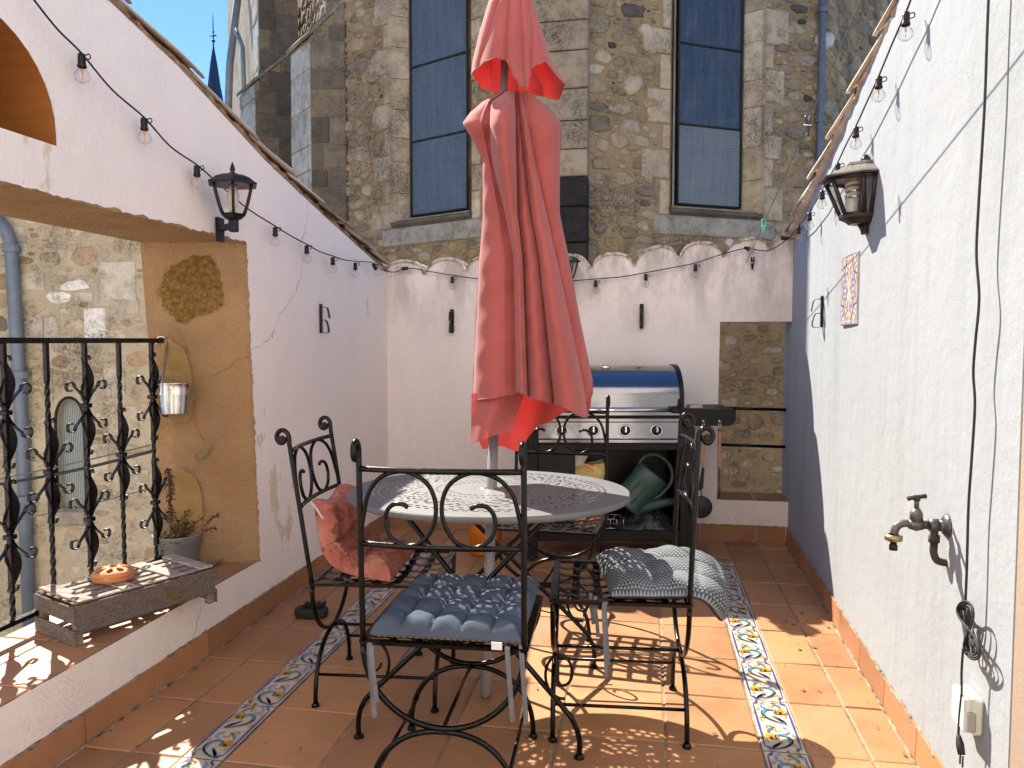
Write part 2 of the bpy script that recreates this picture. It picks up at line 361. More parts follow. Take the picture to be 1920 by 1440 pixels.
def wood():
    t = NT('weathered_crate_wood'); a = t.attr()
    g = t.noise(2.4, 6, .6, t.map((4, 40, 46)), 1.2); w = t.wave(9, 7, t.map((.7, 4, 5)), 'Z', 3)
    c = t.mix(1.0, a, t.ramp(g, [(.3, (.5, .46, .42)), (.5, (1, .96, .92)), (.72, (1.4, 1.36, 1.3))]), 'MULTIPLY')
    c = t.mix(t.math('MULTIPLY', t.ramp(w, [(.2, 1), (.45, 0)]), .4), c, (.05, .032, .022))
    return t.done(c, .85, 0, t.bump(g, .6, .004), .2)
M['wood'] = wood()

def glassy(name, tint=(1, 1, 1), amt=.06, rough=.03):
    t = NT(name); n = t.n
    tr = n.new('ShaderNodeBsdfTransparent'); tr.inputs[0].default_value = (*tint, 1)
    gl = n.new('ShaderNodeBsdfGlossy'); gl.inputs['Roughness'].default_value = rough
    fr = n.new('ShaderNodeLayerWeight'); fr.inputs['Blend'].default_value = .25
    f2 = t.math('ADD', t.math('MULTIPLY', fr.outputs['Fresnel'], .45), amt)
    mx = n.new('ShaderNodeMixShader'); t.L(f2, mx.inputs[0]); t.L(tr.outputs[0], mx.inputs[1]); t.L(gl.outputs[0], mx.inputs[2]); t.L(mx.outputs[0], t.out.inputs[0])
    n.remove(t.b); return t.m
M['bulb_glass'] = glassy('bulb_glass', (.97, .97, .97), .03)
M['lamp_glass'] = glassy('lantern_glass', (.95, .97, .96), .06)
M['frosted'] = simple('pale_lamp_body', (.62, .60, .55), .3)

def churchglass(name, base, grid=1.0):
    t = NT(name)
    gx = t.wave(9.5*grid, .15, None, 'X', 0); gz = t.wave(9.5*grid, .15, None, 'Z', 0)
    g = t.math('MAXIMUM', t.ramp(gx, [(.80, 0), (.92, 1)]), t.ramp(gz, [(.80, 0), (.92, 1)]))
    d = t.noise(3, 7, .7, t.map((2.5, 2.5, .6)))
    c = t.mix(t.math('MULTIPLY', g, .55), t.ramp(d, [(.3, tuple(x*.75 for x in base)), (.7, tuple(x*1.3 for x in base))]), tuple(min(1, x*1.9+.02) for x in base))
    c = t.mix(t.math('MULTIPLY', t.ramp(t.noise(2, 7, .7, t.map((7, 7, .9))), [(.46, 0), (.78, 1)]), .22), c, (.24, .26, .27))
    return t.done(c, t.ramp(d, [(.3, .20), (.7, .46)]), 0, t.bump(t.noise(2.2, 4, .6), .35, .05, t.bump(g, .25, .004)), .6)
M['cglass'] = churchglass('blue_leaded_glass', (.055, .064, .072))
M['cglass_navy'] = churchglass('navy_leaded_glass', (.020, .026, .036))
M['cglass_dark'] = churchglass('grey_leaded_glass', (.11, .11, .10))
M['slitglass'] = (lambda t: t.done(t.mix(t.ramp(t.wave(20, .3, None, 'X', 1), [(.35, 0), (.6, 1)]), (.10, .12, .115), (.30, .33, .31)), .35, .1, t.bump(t.wave(20, .3, None, 'X', 1), .3, .01)))(NT('ribbed_grey_glass'))

def fabric(name, c, trans=.35, weave=900, var=.1):
    t = NT(name); n = t.n
    col = t.ramp(t.noise(3.5, 6, .6), [(.3, tuple(x*(1-var) for x in c)), (.7, tuple(min(1, x*(1+var)) for x in c))])
    col = t.mix(t.math('MULTIPLY', t.ramp(t.noise(4, 6, .7, t.map((6, 6, .8))), [(.5, 0), (.75, 1)]), .25), col, tuple(min(1, x*1.25+.05) for x in c))
    col = t.mix(t.math('MULTIPLY', t.ramp(t.noise(420, 2, .6), [(.45, 0), (.65, 1)]), .18), col, tuple(x*.6 for x in c))
    nb = t.bump(t.noise(weave, 2), .25, .0006); nb = t.bump(t.noise(18, 4), .22, .006, nb)
    t.done(col, .85, 0, nb, .15)
    t.b.inputs['Sheen Weight'].default_value = .25
    tl = n.new('ShaderNodeBsdfTranslucent'); t.L(t.mix(1.0, col, (1.5, .16, .13), 'MULTIPLY'), tl.inputs[0]); t.L(nb, tl.inputs[1])
    mx = n.new('ShaderNodeMixShader'); mx.inputs[0].default_value = trans; t.L(t.b.outputs[0], mx.inputs[1]); t.L(tl.outputs[0], mx.inputs[2]); t.L(mx.outputs[0], t.out.inputs[0])
    return t.m
M['canopy'] = fabric('faded_red_canvas', (.395, .106, .100), .22)
M['cushion_blue'] = simple('slate_blue_cotton', (.070, .086, .118), .9, 0, .14, 7, .3, 500, .0006, .1)
def printed(name, bg, fg, sc=34):
    t = NT(name); a = t.attr()   # colour attribute carries the fabric coordinates
    sx = t.n.new('ShaderNodeSeparateColor'); t.L(a, sx.inputs[0])
    u, v = sx.outputs[0], sx.outputs[1]
    row = t.math('MULTIPLY', v, sc); rf = t.math('FRACT', row); off = t.math('MULTIPLY', t.math('FLOOR', row), .5)
    cf = t.math('FRACT', t.math('ADD', t.math('MULTIPLY', u, sc*.8), off))
    tri = t.math('LESS_THAN', t.math('ADD', t.math('MULTIPLY', t.math('ABSOLUTE', t.math('SUBTRACT', cf, .5)), 1.9), t.math('MULTIPLY', rf, .9)), .92)
    edge = t.math('MULTIPLY', tri, t.math('GREATER_THAN', rf, .12))
    c = t.mix(edge, bg, fg); c = t.mix(.25, c, t.ramp(t.noise(9, 5), [(.3, bg), (.7, fg)]))
    return t.done(c, .9, 0, t.bump(t.noise(400, 2), .2, .0006), .1)
M['print'] = printed('triangle_print_cotton', (.032, .038, .044), (.26, .29, .305), 46)
M['print2'] = printed('triangle_print_lining', (.05, .05, .045), (.45, .43, .33), 30)
def pinkfab():
    t = NT('faded_coral_cotton')
    c = t.ramp(t.noise(5, 7, .7), [(.28, (.34, .10, .075)), (.5, (.47, .165, .125)), (.72, (.57, .28, .21))])
    c = t.mix(t.math('MULTIPLY', t.ramp(t.noise(26, 6, .7), [(.57, 0), (.63, 1)]), .75), c, (.10, .045, .03))
    c = t.mix(t.math('MULTIPLY', t.ramp(t.noise(60, 3, .6), [(.62, 0), (.68, 1)]), .5), c, (.55, .38, .26))
    nb = t.bump(t.noise(11, 7, .65, None, 1.5), .95, .022); nb = t.bump(t.noise(400, 2), .2, .0006, nb)
    return t.done(c, .92, 0, nb, .1)
M['pink'] = pinkfab()
def tabletop():
    t = NT('pale_grey_table_paint')
    c = t.ramp(t.noise(3, 7, .65), [(.3, (.078, .084, .092)), (.7, (.115, .122, .130))])
    c = t.mix(t.math('MULTIPLY', t.ramp(t.noise(10, 7, .75, t.map((1, 3, 1))), [(.62, 0), (.70, 1)]), .5), c, (.24, .20, .13))
    return t.done(c, t.ramp(t.noise(30, 4), [(.3, .46), (.7, .56)]), 0, t.bump(t.noise(120, 4), .2, .001), .75)
M['ttop'] = tabletop()
#@@SECTION2
# ================================================================== SETTING
# ---- street far below and the terrace floor
g = MB().box((-60, -30, -5.6), (60, 120, -5.5)).build('ground', M['ground']); g['kind'] = 'structure'
TP = 0.354; Y0 = 2.473
fl = MB(); fl.box((XL, -1.2, -.20), (1.35, YB, -.0035)); fo = fl
floor = fl.build('terrace_floor', M['grout']); floor['kind'] = 'structure'
tl = MB()
SL = (-1.42, -1.285); SR = (.372, .508); SB = (4.555, 4.69)   # painted border strips
def tilecol():
    k = random.uniform(.80, 1.14); h = random.uniform(-.025, .025)
    return ((.375+h)*k, (.184+h*.5)*k, (.084)*k)
def tile(x0, x1, y0, y1, z=0.0):
    if x1-x0 < .02 or y1-y0 < .02: return
    g_ = .0038; dz = random.uniform(-.0008, .0008); tl.col = tilecol()
    a, b, c, d = x0+g_, x1-g_, y0+g_, y1-g_; e = .004
    tx, ty = random.uniform(-.0012, .0012), random.uniform(-.0012, .0012)
    v = [(a, c, z-.003), (b, c, z-.003), (b, d, z-.003), (a, d, z-.003), (a+e, c+e, z+dz-tx-ty), (b-e, c+e, z+dz+tx-ty), (b-e, d-e, z+dz+tx+ty), (a+e, d-e, z+dz-tx+ty)]
    tl.add(v, [(4, 5, 6, 7), (0, 1, 5, 4), (1, 2, 6, 5), (2, 3, 7, 6), (3, 0, 4, 7)])
colsx = [(-1.785, -1.60), (-1.60, SL[0]), (SL[1], -.98), (-.98, -.63), (-.63, -.28), (-.28, .07), (.07, SR[0]), (SR[1], .70), (.70, .93)]
yy = Y0 - 10*TP
while yy < YB:
    for i, (a, b) in enumerate(colsx):
        inside = SL[1]-.01 <= a and b <= SR[0]+.01
        if inside:
            if yy < SB[0] < yy+TP:
                tile(a, b, yy, SB[0])
                continue
            if yy < SB[1] < yy+TP: tile(a, b, SB[1], yy+TP); continue
        elif i in (1,) or i in (7,):
            pass
        tile(a, b, yy, min(yy+TP, YB))
    if yy > SB[0]:
        tile(SL[0], SL[1], max(yy, SB[1]), yy+TP); tile(SR[0], SR[1], max(yy, SB[1]), yy+TP)
    yy += TP
tl.build('floor_tiles', M['tile'])['kind'] = 'structure'

# painted majolica border: glazed tiles with brush strokes laid on them
bd = MB(); BMATS = [M['glaze'], M['g_blue'], M['g_teal'], M['g_ochre'], M['g_lav']]
def stroke(mb, fr, pts, w, mi, z=.0042, n=5):
    P = smoothpts([(p[0], p[1], 0) for p in pts], n); m = len(P); vs = []
    for i in range(m):
        a = P[max(0, i-1)]; b = P[min(m-1, i+1)]; t = b-a; t = t/(np.linalg.norm(t)+1e-9); nn = np.array([-t[1], t[0], 0])
        k = i/(m-1); ww = 1.22*w*(.25+.75*math.sin(PI*min(1, max(0, k*.93+.05)))) if w < .02 else w
        vs += [fr(*(P[i]+nn*ww/2)[:2], z), fr(*(P[i]-nn*ww/2)[:2], z)]
    mb.mi = mi; mb.add(vs, [(2*i, 2*i+1, 2*i+3, 2*i+2) for i in range(m-1)]); mb.mi = 0
def border_tile(fr, L=TP, W=.136, flip=1):
    f = lambda s_, t_, z: fr(s_, t_*flip, z)
    bd.mi = 0; g_ = .0025
    bd.add([fr(g_, -W/2+g_, .001), fr(L-g_, -W/2+g_, .001), fr(L-g_, W/2-g_, .001), fr(g_, W/2-g_, .001)], [(0, 1, 2, 3)])
    for sd in (-1, 1):
        stroke(bd, f, [(.028, sd*(W/2-.012)), (L/2, sd*(W/2-.0115)), (L-.028, sd*(W/2-.012))], .0065 if True else 0, 1, n=2)
        stroke(bd, f, [(.030, sd*(W/2-.012)), (.018, sd*(W/2-.026)), (.006, sd*(W/2-.024))], .007, 1)
        stroke(bd, f, [(L-.030, sd*(W/2-.012)), (L-.018, sd*(W/2-.026)), (L-.006, sd*(W/2-.024))], .007, 1)
    for half in (0, 1):
        o = half*L/2; q = 1 if half == 0 else -1
        ff = lambda a, b: (o+a, q*b)
        # big scroll
        stroke(bd, f, [ff(.010, -.03), ff(.03, .008), ff(.06, .03), ff(.095, .026), ff(.108, .004), ff(.094, -.014), ff(.074, -.010)], .0095, 2)
        stroke(bd, f, [ff(.012, -.025), ff(.034, .012), ff(.066, .036), ff(.098, .031)], .0045, 1)
        # feathered leaves
        for j in range(4): stroke(bd, f, [ff(.004+.006*j, -.036+.002*j), ff(.026+.005*j, -.030+.006*j), ff(.050+.005*j, -.012+.006*j)], .006, 1 if j % 2 == 0 else 4)
        stroke(bd, f, [ff(.112, .012), ff(.128, .030), ff(.152, .030), ff(.165, .014)], .008, 4)
        stroke(bd, f, [ff(.118, -.036), ff(.142, -.026), ff(.158, -.004)], .008, 2)
        # ochre flower and curls
        for a in (-50, -20, 10, 40, 75):
            stroke(bd, f, [ff(.076, -.028), ff(.076+.028*math.cos(R(a-10)), -.028+.022*math.sin(R(a-10))), ff(.076+.042*math.cos(R(a)), -.028+.026*math.sin(R(a)))], .0095, 3)
        stroke(bd, f, [ff(.020, .040), ff(.040, .046), ff(.050, .036), ff(.040, .030)], .006, 3)
        stroke(bd, f, [ff(.126, .002), ff(.140, -.010), ff(.160, -.012), ff(.168, -.030), ff(.150, -.036)], .006, 3)
        stroke(bd, f, [ff(.050, -.044), ff(.062, -.040), ff(.072, -.046)], .005, 3)
        for (a, b) in ((.108, .040), (.116, .044), (.104, .047), (.060, -.006), (.135, .006)):
            stroke(bd, f, [ff(a-.004, b), ff(a+.004, b+.001)], .006, 3)
n0 = -10
for k in range(n0, 7):
    y = Y0 + k*TP
    if y > SB[0]-.02: break
    L = min(TP, SB[1]-y) if y+TP > SB[0] else TP
    border_tile(lambda s_, t_, z, y=y: ((SR[0]+SR[1])/2 + t_, y+s_, z), L)
    border_tile(lambda s_, t_, z, y=y: ((SL[0]+SL[1])/2 + t_, y+s_, z), L, flip=-1)
xw = SL[1]; nb_ = 5; LL = (SR[0]-SL[1])/nb_
for k in range(nb_): border_tile(lambda s_, t_, z, k=k: (SL[1]+k*LL+s_, (SB[0]+SB[1])/2+t_, z), LL)
bo = bd.build('floor_border', BMATS); bo['kind'] = 'structure'

# crumbs of dry leaf and grit lying about
db = MB()
for _ in range(220):
    x = random.choice([random.uniform(-1.74, .80), random.uniform(.45, .80)]); y = random.uniform(1.9, 5.0)
    if random.random() < .35: x = random.choice([-1.755, .80])+random.uniform(-.03, .03)
    r_ = random.choice([.003, .004, .005, .006, .011]); a0 = random.uniform(0, 6.28); k = random.uniform(.3, 1)
    db.poly([(x+r_*math.cos(a0+a)*k*random.uniform(.7, 1.2), y+r_*math.sin(a0+a), .003+random.uniform(0, .004)) for a in (0, 1.2, 2.5, 3.8, 5.0)])
do = db.build('leaf_litter', M['debris']); do['kind'] = 'stuff'; do['label'] = 'dry leaf crumbs and grit scattered over the terracotta floor'

# ================================================================== TERRACE WALLS
def fillface(loops, fn, name, mat, parent, extra=None):
    """planar face with holes from 2-D loops"""
    bm = bmesh.new(); es = []
    for lp in loops:
        vs = [bm.verts.new(fn(*p)) for p in lp]
        es += [bm.edges.new((vs[i], vs[(i+1) % len(vs)])) for i in range(len(vs))]
    bmesh.ops.triangle_fill(bm, use_beauty=True, use_dissolve=False, edges=es)
    return bm
def mb_from_bm(mb, bm):
    bm.verts.ensure_lookup_table(); mb.add([v.co[:] for v in bm.verts], [[v.index for v in f.verts] for f in bm.faces]); bm.free()

# ---------- left wall with its railed opening and arched niche
def ltop(y): return float(np.interp(y, [-1, .6, 1.8, 2.37, 2.75, 3.115, 3.44, 4.04, 5.12, 5.4], [3.25, 2.88, 2.585, 2.455, 2.372, 2.262, 2.165, 2.028, 1.795, 1.74]))
lw = thing('plaster_wall', 'pinkish plastered left wall with sloping tiled top, railed opening and orange arched niche', 'wall', (XL-.2, 3.0, 0))
YN = .6; LW_T = [(y, ltop(y)-.02) for y in np.linspace(5.4, YN, 30)]
OPI = [(.9, .270), (3.296, .270), (3.262, 1.0), (3.224, 1.742), (.9, 1.742)]
OPO = [(.75, .262), (3.125, .262), (3.108, 1.0), (3.048, 1.73), (.75, 1.73)]
NY0, NY1, NZ0, NSP = 1.494, 2.106, 1.895, 1.93; nr = (NY1-NY0)/2
NICHE = [(NY1, NZ0)]+[((NY0+NY1)/2+nr*math.cos(a), NSP+nr*.95*math.sin(a)) for a in np.linspace(0, PI, 20)]+[(NY0, NZ0)]
mb = MB(); out = [(YN, -.02), (5.4, -.02)]+LW_T
mb_from_bm(mb, fillface([out, OPI, NICHE], lambda y, z: (XL, y, z), '', None, None))
mb_from_bm(mb, fillface([[(YN, -5.5), (5.4, -5.5)]+LW_T, OPO], lambda y, z: (XLO, y, z), '', None, None))
for a, b in zip(LW_T[:-1], LW_T[1:]): mb.poly([(XL, *a), (XL, *b), (XLO, *b), (XLO, *a)])
mb.poly([(XL, YN, -.02), (XLO, YN, -.02), (XLO, *LW_T[-1]), (XL, *LW_T[-1])]); mb.poly([(XL, 5.4, -.02), (XL, *LW_T[0]), (XLO, *LW_T[0]), (XLO, 5.4, -5.5)])
mb.build('wall_face', M['wall_l'], lw, True, True)
mb = MB()
def rough_quad(mb, A, B, C, D, nu, nv, amp):
    A, B, C, D = (np.array(p, float) for p in (A, B, C, D)); nrm = np.cross(B-A, D-A); nrm /= np.linalg.norm(nrm)
    def f(u, v):
        p = (A*(1-u)+B*u)*(1-v)+(D*(1-u)+C*u)*v
        e = 1 if 0 < u < 1 and 0 < v < 1 else 0
        return p+nrm*amp*e*(math.sin(u*9+v*5)*.5+math.sin(u*23-v*17)*.3+rng.normal()*.25)
    mb.smooth = True; mb.grid(f, nu, nv); mb.smooth = False
e_ = .001
for (i, j) in ((1, 2), (2, 3), (3, 4)):
    rough_quad(mb, (XL+e_, *OPI[i]), (XL+e_, *OPI[j]), (XLO, *OPO[j]), (XLO, *OPO[i]), 24 if i == 3 else 16, 10, .004)
mb.build('opening_reveal', M['ochre'], lw, True, True)
# bare patches on the far jamb (real, thin scars in the render)
def jamb_pt(px, py, off):
    d = (py-455)/(1057-455); o = np.array([XL, 3.224+d*.072, 0]); nn = np.cross(np.array([XLO-XL, 3.085-3.26, 0.]), np.array([0, 0.07, -1.48])); nn /= np.linalg.norm(nn)
    if nn[1] > 0: nn = -nn
    return plane(px, py, np.array([XL, 3.262, 1.0])+nn*off, nn)
def scar(name, mat, pts, off=.006, rough=.06):
    c = np.mean(pts, 0); P = []
    q = smoothpts([(x, y, 0) for x, y in pts], 9, True)
    q = [np.array(p[:2])+(np.array(p[:2])-c)*(rng.normal()*rough*.45+.04*math.sin(i*.9)*math.sin(i*.37+1)+.05*math.sin(i*.23+2)) for i, p in enumerate(q)]
    s = MB(); cc = jamb_pt(*c, off+.001); ring = [jamb_pt(*p, off) for p in q]; inner = [jamb_pt(*(c+(p-c)*.9), off+.0015) for p in q]
    n = len(q); s.add(ring+inner+[cc], [(i, (i+1) % n, n+(i+1) % n, n+i) for i in range(n)]+[(n+i, n+(i+1) % n, 2*n) for i in range(n)])
    s.build(name, mat, lw, True, True)
scar('render_scar', M['patch'], [(300, 555), (312, 505), (345, 487), (390, 484), (412, 508), (420, 550), (405, 580), (372, 592), (345, 606), (322, 588)])
scar('render_scar', M['patch2'], [(304, 640), (330, 640), (350, 668), (357, 700), (362, 745), (360, 775), (340, 790), (312, 770), (306, 700)])
scar('render_scar', M['patch2'], [(325, 890), (350, 882), (372, 905), (378, 945), (376, 985), (330, 985)])
scar('render_scar', M['patch3'], [(366, 856), (380, 842), (397, 832), (390, 850), (378, 861)], .009)
mb = MB()   # ragged arris between ochre render and white plaster
for A_, B_ in (((XL, *OPI[1]), (XL, *OPI[3])), ((XL, *OPI[3]), (XL, *OPI[4]))):
    n_ = 110; mb.tube([np.array(A_)*(1-i/n_)+np.array(B_)*i/n_+np.array([-.002, rng.normal()*.0025, rng.normal()*.0025]) for i in range(n_+1)], [max(.002, .0055+rng.normal()*.002) for _ in range(n_+1)], 6)
    mb.build('render_edge', M['ochre'], lw, True); mb = MB()
mb = MB(); xn = XL-.24
for a, b in zip(NICHE[:-1], NICHE[1:]): mb.poly([(XL-.001, *a), (XL-.001, *b), (xn, *b), (xn, *a)])
mb.poly([(XL-.001, *NICHE[-1]), (XL-.001, *NICHE[0]), (xn, *NICHE[0]), (xn, *NICHE[-1])]); mb_from_bm(mb, fillface([NICHE], lambda y, z: (xn, y, z), '', None, None))
mb.build('arched_niche', M['niche'], lw, True, True)
def skirt(parent, fr, length, h=.105, th=.012, start=0.0, step=.354):
    m = MB(); s_ = start
    g2 = MB()
    while s_ < length:
        e = min(length, s_+step); m.col = tilecol(); k = .0025
        A = [fr(s_+k, 0, 0), fr(e-k, 0, 0), fr(e-k, th, 0), fr(s_+k, th, 0), fr(s_+k, 0, h), fr(e-k, 0, h), fr(e-k, th-.003, h), fr(s_+k, th-.003, h)]
        m.add(A, [(3, 2, 1, 0), (4, 5, 6, 7), (0, 1, 5, 4), (1, 2, 6, 5), (2, 3, 7, 6), (3, 0, 4, 7)]); s_ = e
    m.build('skirting', M['tile'], parent, True, True)
    # ragged mortar bead along its top and at its foot
    n = int(length/.02)
    for (z, th_, r0, nm) in ((h-.002, th*.45, .0038, 'mortar_bead'), (-.001, th+.003, .006, 'mortar_bead')):
        b = MB(); b.tube([fr(length*i/n, th_+rng.normal()*.002, z+rng.normal()*.0018) for i in range(n+1)], [max(.0015, r0+rng.normal()*.0018) for i in range(n+1)], 6)
        b.build(nm, M['mortar_edge'], parent, True)
skirt(lw, lambda s_, t, z: (XL+t, .6+s_, z), YB-.6, start=.12)
# ledge tiles of the opening
mb = MB(); old = tl; tl = mb
yy = .95
for k in range(8):
    for (a, b) in ((XLO-.02, -2.02), (-2.02, XL-.004)):
        tile(a, b, yy, min(yy+.33, 3.285 if b > -1.9 else 3.20), .272)
    yy += .33
tl = old
mb.build('ledge_tiles', M['tile'], lw, True)
MB().box((XLO-.02, .95, .2), (XL-.004, 3.2, .2675)).build('ledge_bed', M['grout'], lw, True)
# verge of old canal tiles along a sloping wall top
def verge(parent, xs, topf, ya, yb, mat, r=.075, L=.42, inner=+1, th=.013, name='coping', lift=.040):
    m = MB(); m.smooth = False
    for xi, x in enumerate(xs):
        y = ya + random.uniform(0, .15)
        while y < yb:
            y2 = min(y+L*random.uniform(.9, 1.1), yb+.1); n = 9
            jit = random.uniform(-.006, .006)
            def pt(t, a, rr):   # t=0 at the low (far) end
                yy_ = lerp(y2, y-.05, t); zz = topf(yy_)+lerp(lift, .002, t) + jit
                rg = rr*lerp(1.08, .88, t)
                ang = PI*a
                return (x+jit+rg*math.cos(ang)*1.0, yy_+.01*math.sin(a*7+x*40)*(t < .1), zz+rg*.62*math.sin(ang)+.004*math.sin(13*a+y*30))
            vs = []; K = 6
            for i in range(K+1):
                for k in range(n+1): vs.append(pt(i/K, k/n, r))
            o = len(vs)
            for i in range(K+1):
                for k in range(n+1): vs.append(pt(i/K, k/n, r-th))
            fs = []
            for i in range(K):
                for k in range(n):
                    a = i*(n+1)+k; fs.append((a, a+1, a+n+2, a+n+1)); fs.append((o+a, o+a+n+1, o+a+n+2, o+a+1))
                fs.append((i*(n+1), (i+1)*(n+1), o+(i+1)*(n+1), o+i*(n+1))); a = i*(n+1)+n; fs.append((a, o+a, o+a+n+1, a+n+1))
            for k in range(n): fs.append((k, o+k, o+k+1, k+1))
            m.add(vs, fs); y = y2-.02
    m.build(name, mat, parent, True, True)
def mortarfill(parent, x0, x1, topf, ya, yb, mat, drop=.03, h=.02, name='coping_mortar'):
    def f(u, v):
        y = lerp(ya, yb, u); a = 2*PI*v; x = (x0+x1)/2+(x1-x0)/2*math.cos(a); z = topf(y)-drop/2+h/2+(drop+h)/2*math.sin(a)
        return (x+rng.normal()*.003, y, z+rng.normal()*.004+.006*math.sin(y*37)*math.sin(y*11+1))
    MB().grid(f, int((yb-ya)/.03), 13).build(name, mat, parent, True)
verge(lw, [XL-.045, XL-.195, XL-.345], ltop, .7, 5.2, M['roof'], .068, lift=.024)
mortarfill(lw, XLO-.01, XL+.012, ltop, .65, 5.22, M['roof'], .035, .018)

# ---------- back wall with scalloped tile ends and a railed gap
bw = thing('plaster_wall', 'low pale back wall with scalloped tile top and tall gap behind the barbecue', 'wall', (-.4, YB+.1, 0))
def btop(x):
    v = 1.768+max(0, x+.5)*.088+.01*math.sin(x*9)
    c = (x-.615)/.283; t = (c-round(c))*.283/.128
    return v+.088*math.sqrt(max(0, 1-min(1, abs(t))**2.2))
X1 = .455; XE = .905
xs_ = list(np.linspace(XL, XE, 240)); top = [(x, btop(x)) for x in xs_]
prof = [(XL, 0), (X1+.004, 0), (X1+.004, .272), (XE, .272)]  # sill top
loop = [(XL, -.01), (XE, -.01), (XE, .268), (X1, .268), (X1-.002, .8), (X1+.003, 1.424), (XE, 1.424)]+top[::-1]
mb = MB(); mb_from_bm(mb, fillface([loop], lambda x, z: (x, YB, z), '', None, None)); mb_from_bm(mb, fillface([loop], lambda x, z: (x, YB+.22, z), '', None, None))
for a, b in zip(loop, loop[1:]+loop[:1]): mb.poly([(a[0], YB, a[1]), (b[0], YB, b[1]), (b[0], YB+.22, b[1]), (a[0], YB+.22, a[1])])
mb.build('wall_face', M['wall_b'], bw, True, True)
MB().box((XL, YB+.02, -5.5), (XE, YB+.2, -.01)).build('wall_foot', M['wall_b'], bw, True)
mb = MB()
def scal(u, v, o):
    x = lerp(XL, XE, u); y = lerp(YB-.012, YB+.25, v); n = rng.normal()
    return (x, y+n*.003, btop(x)+o+n*.002)
mb.grid(lambda u, v: scal(u, v, .012), 300, 6); mb.grid(lambda u, v: scal(u, v, -.004), 300, 6); mb.grid(lambda u, v: (lerp(XL, XE, u), YB-.013+rng.normal()*.002, btop(lerp(XL, XE, u))+lerp(-.006, .012, v)), 300, 2)
mb.build('coping', M['scallop'], bw, True)
skirt(bw, lambda s_, t, z: (XL+.012+s_, YB-t, z), XE-XL-.03, start=0)
mb = MB(); tl = mb; tile(X1-.005, X1+.24, YB-.012, YB+.235, .278); tile(X1+.24, XE, YB-.012, YB+.235, .278); tl = old
mb.build('gap_sill', M['tile'], bw, True)
rl = thing('guard_rail', 'two thin black bars across the tall gap in the back wall', 'railing', (.66, YB+.17, .5))
for z in (.853, .606): MB().tube([(X1-.01, YB+.17, z), (XE, YB+.17, z-.006)], .0105, 8).build('bar', M['iron2'], rl, True)

# ---------- right wall
YE = float(atr(1906, 1000)[1]); RTOP = lambda y: float(np.interp(y, [1.5, 2.0, 2.98, 3.3, 4.2, 5.0, 5.5], [2.82, 2.71, 2.475, 2.40, 2.175, 1.985, 1.87]))
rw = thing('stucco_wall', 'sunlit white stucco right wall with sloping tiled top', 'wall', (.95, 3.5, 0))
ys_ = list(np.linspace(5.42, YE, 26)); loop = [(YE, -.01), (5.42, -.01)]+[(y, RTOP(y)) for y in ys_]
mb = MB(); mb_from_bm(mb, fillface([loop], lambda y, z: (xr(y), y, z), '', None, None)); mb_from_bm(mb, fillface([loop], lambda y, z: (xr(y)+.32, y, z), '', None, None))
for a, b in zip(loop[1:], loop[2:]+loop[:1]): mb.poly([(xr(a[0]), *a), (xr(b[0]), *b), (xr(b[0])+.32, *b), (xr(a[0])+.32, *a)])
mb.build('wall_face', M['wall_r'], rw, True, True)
mb = MB()
rough_quad(mb, (xr(YE)+.002, YE-.004, 0), (xr(YE)+.34, YE-.004, 0), (xr(YE)+.34, YE-.004, RTOP(YE)), (xr(YE)+.002, YE-.004, RTOP(YE)), 12, 40, .003)
mb.build('wall_end', M['wall_end'], rw, True)
skirt(rw, lambda s_, t, z: (xr(YE+s_)-t, YE+s_, z), YB-YE-.012, start=.25)
verge(rw, [.925, 1.09], RTOP, YE-.05, 5.15, M['coping_r'], .085, .44, th=.016)
mortarfill(rw, .845, 1.22, RTOP, YE-.05, 5.2, M['coping_r'], .03, .012)

# ---------- unseen house front behind the camera, added to bounce sunlight into the shade
hf = thing('bounce_facade', 'white rendered house front with glazed door behind the terrace', 'house', (.3, -1.1, 0))
MB().box((-7, -1.4, -5.5), (7, -1.1, 7.5)).build('wall', M['house'], hf, True)
d_ = MB().box((-.55, -1.1, .02), (.45, -1.06, 2.15)).build('door', M['white_plastic'], hf, True)
MB().box((-.42, -1.058, .3), (.32, -1.052, 2.0)).build('pane', M['slitglass'], d_, True)

# ================================================================== CHURCH
def az(a): return np.array([math.sin(R(a)), math.cos(R(a)), 0.0])
class Face:
    def __init__(s, P, a):
        s.P = np.array([P[0], P[1], 0.0]); s.u = az(a); n = np.array([-s.u[1], s.u[0], 0]); s.n = n if n @ (CAM-s.P) > 0 else -n
    def at(s, px, py, off=0):
        p = plane(px, py, s.P+s.n*off, s.n); return float((p-s.P) @ s.u), float(p[2])
    def pt(s, u, z, d=0.0): return s.P+s.u*u+s.n*d+np.array([0, 0, z])
def hp(px, d): p = atd(px, 500, d); return np.array([p[0], p[1], 0.0])
V0 = hp(1052, 8.9)
FL = Face(V0, -62.7); FR = Face(V0, 60.4)
uL = FL.at(652, 300)[0]; uR = FR.at(1549, 200)[0]
V1 = FL.pt(uL, 0); V3 = FR.pt(uR, 0)
F2 = Face(V1, -31.6); F4 = Face(V3, 27.0)
H0, H1 = -5.5, 12.5
PAL = [(.38, .29, .18), (.42, .33, .215), (.31, .245, .16), (.45, .36, .24), (.36, .26, .14), (.40, .305, .195), (.26, .21, .15), (.47, .385, .27), (.38, .295, .195)]
ODD = [(.08, .07, .06), (.40, .24, .11), (.62, .58, .52), (.15, .13, .11)]
def mul(c, k): return tuple(x*k for x in c)
def stonecol(p=.05):
    c = random.choice(ODD) if random.random() < p else random.choice(PAL); k = random.uniform(.82, 1.15); return tuple(min(.8, x*k) for x in c)
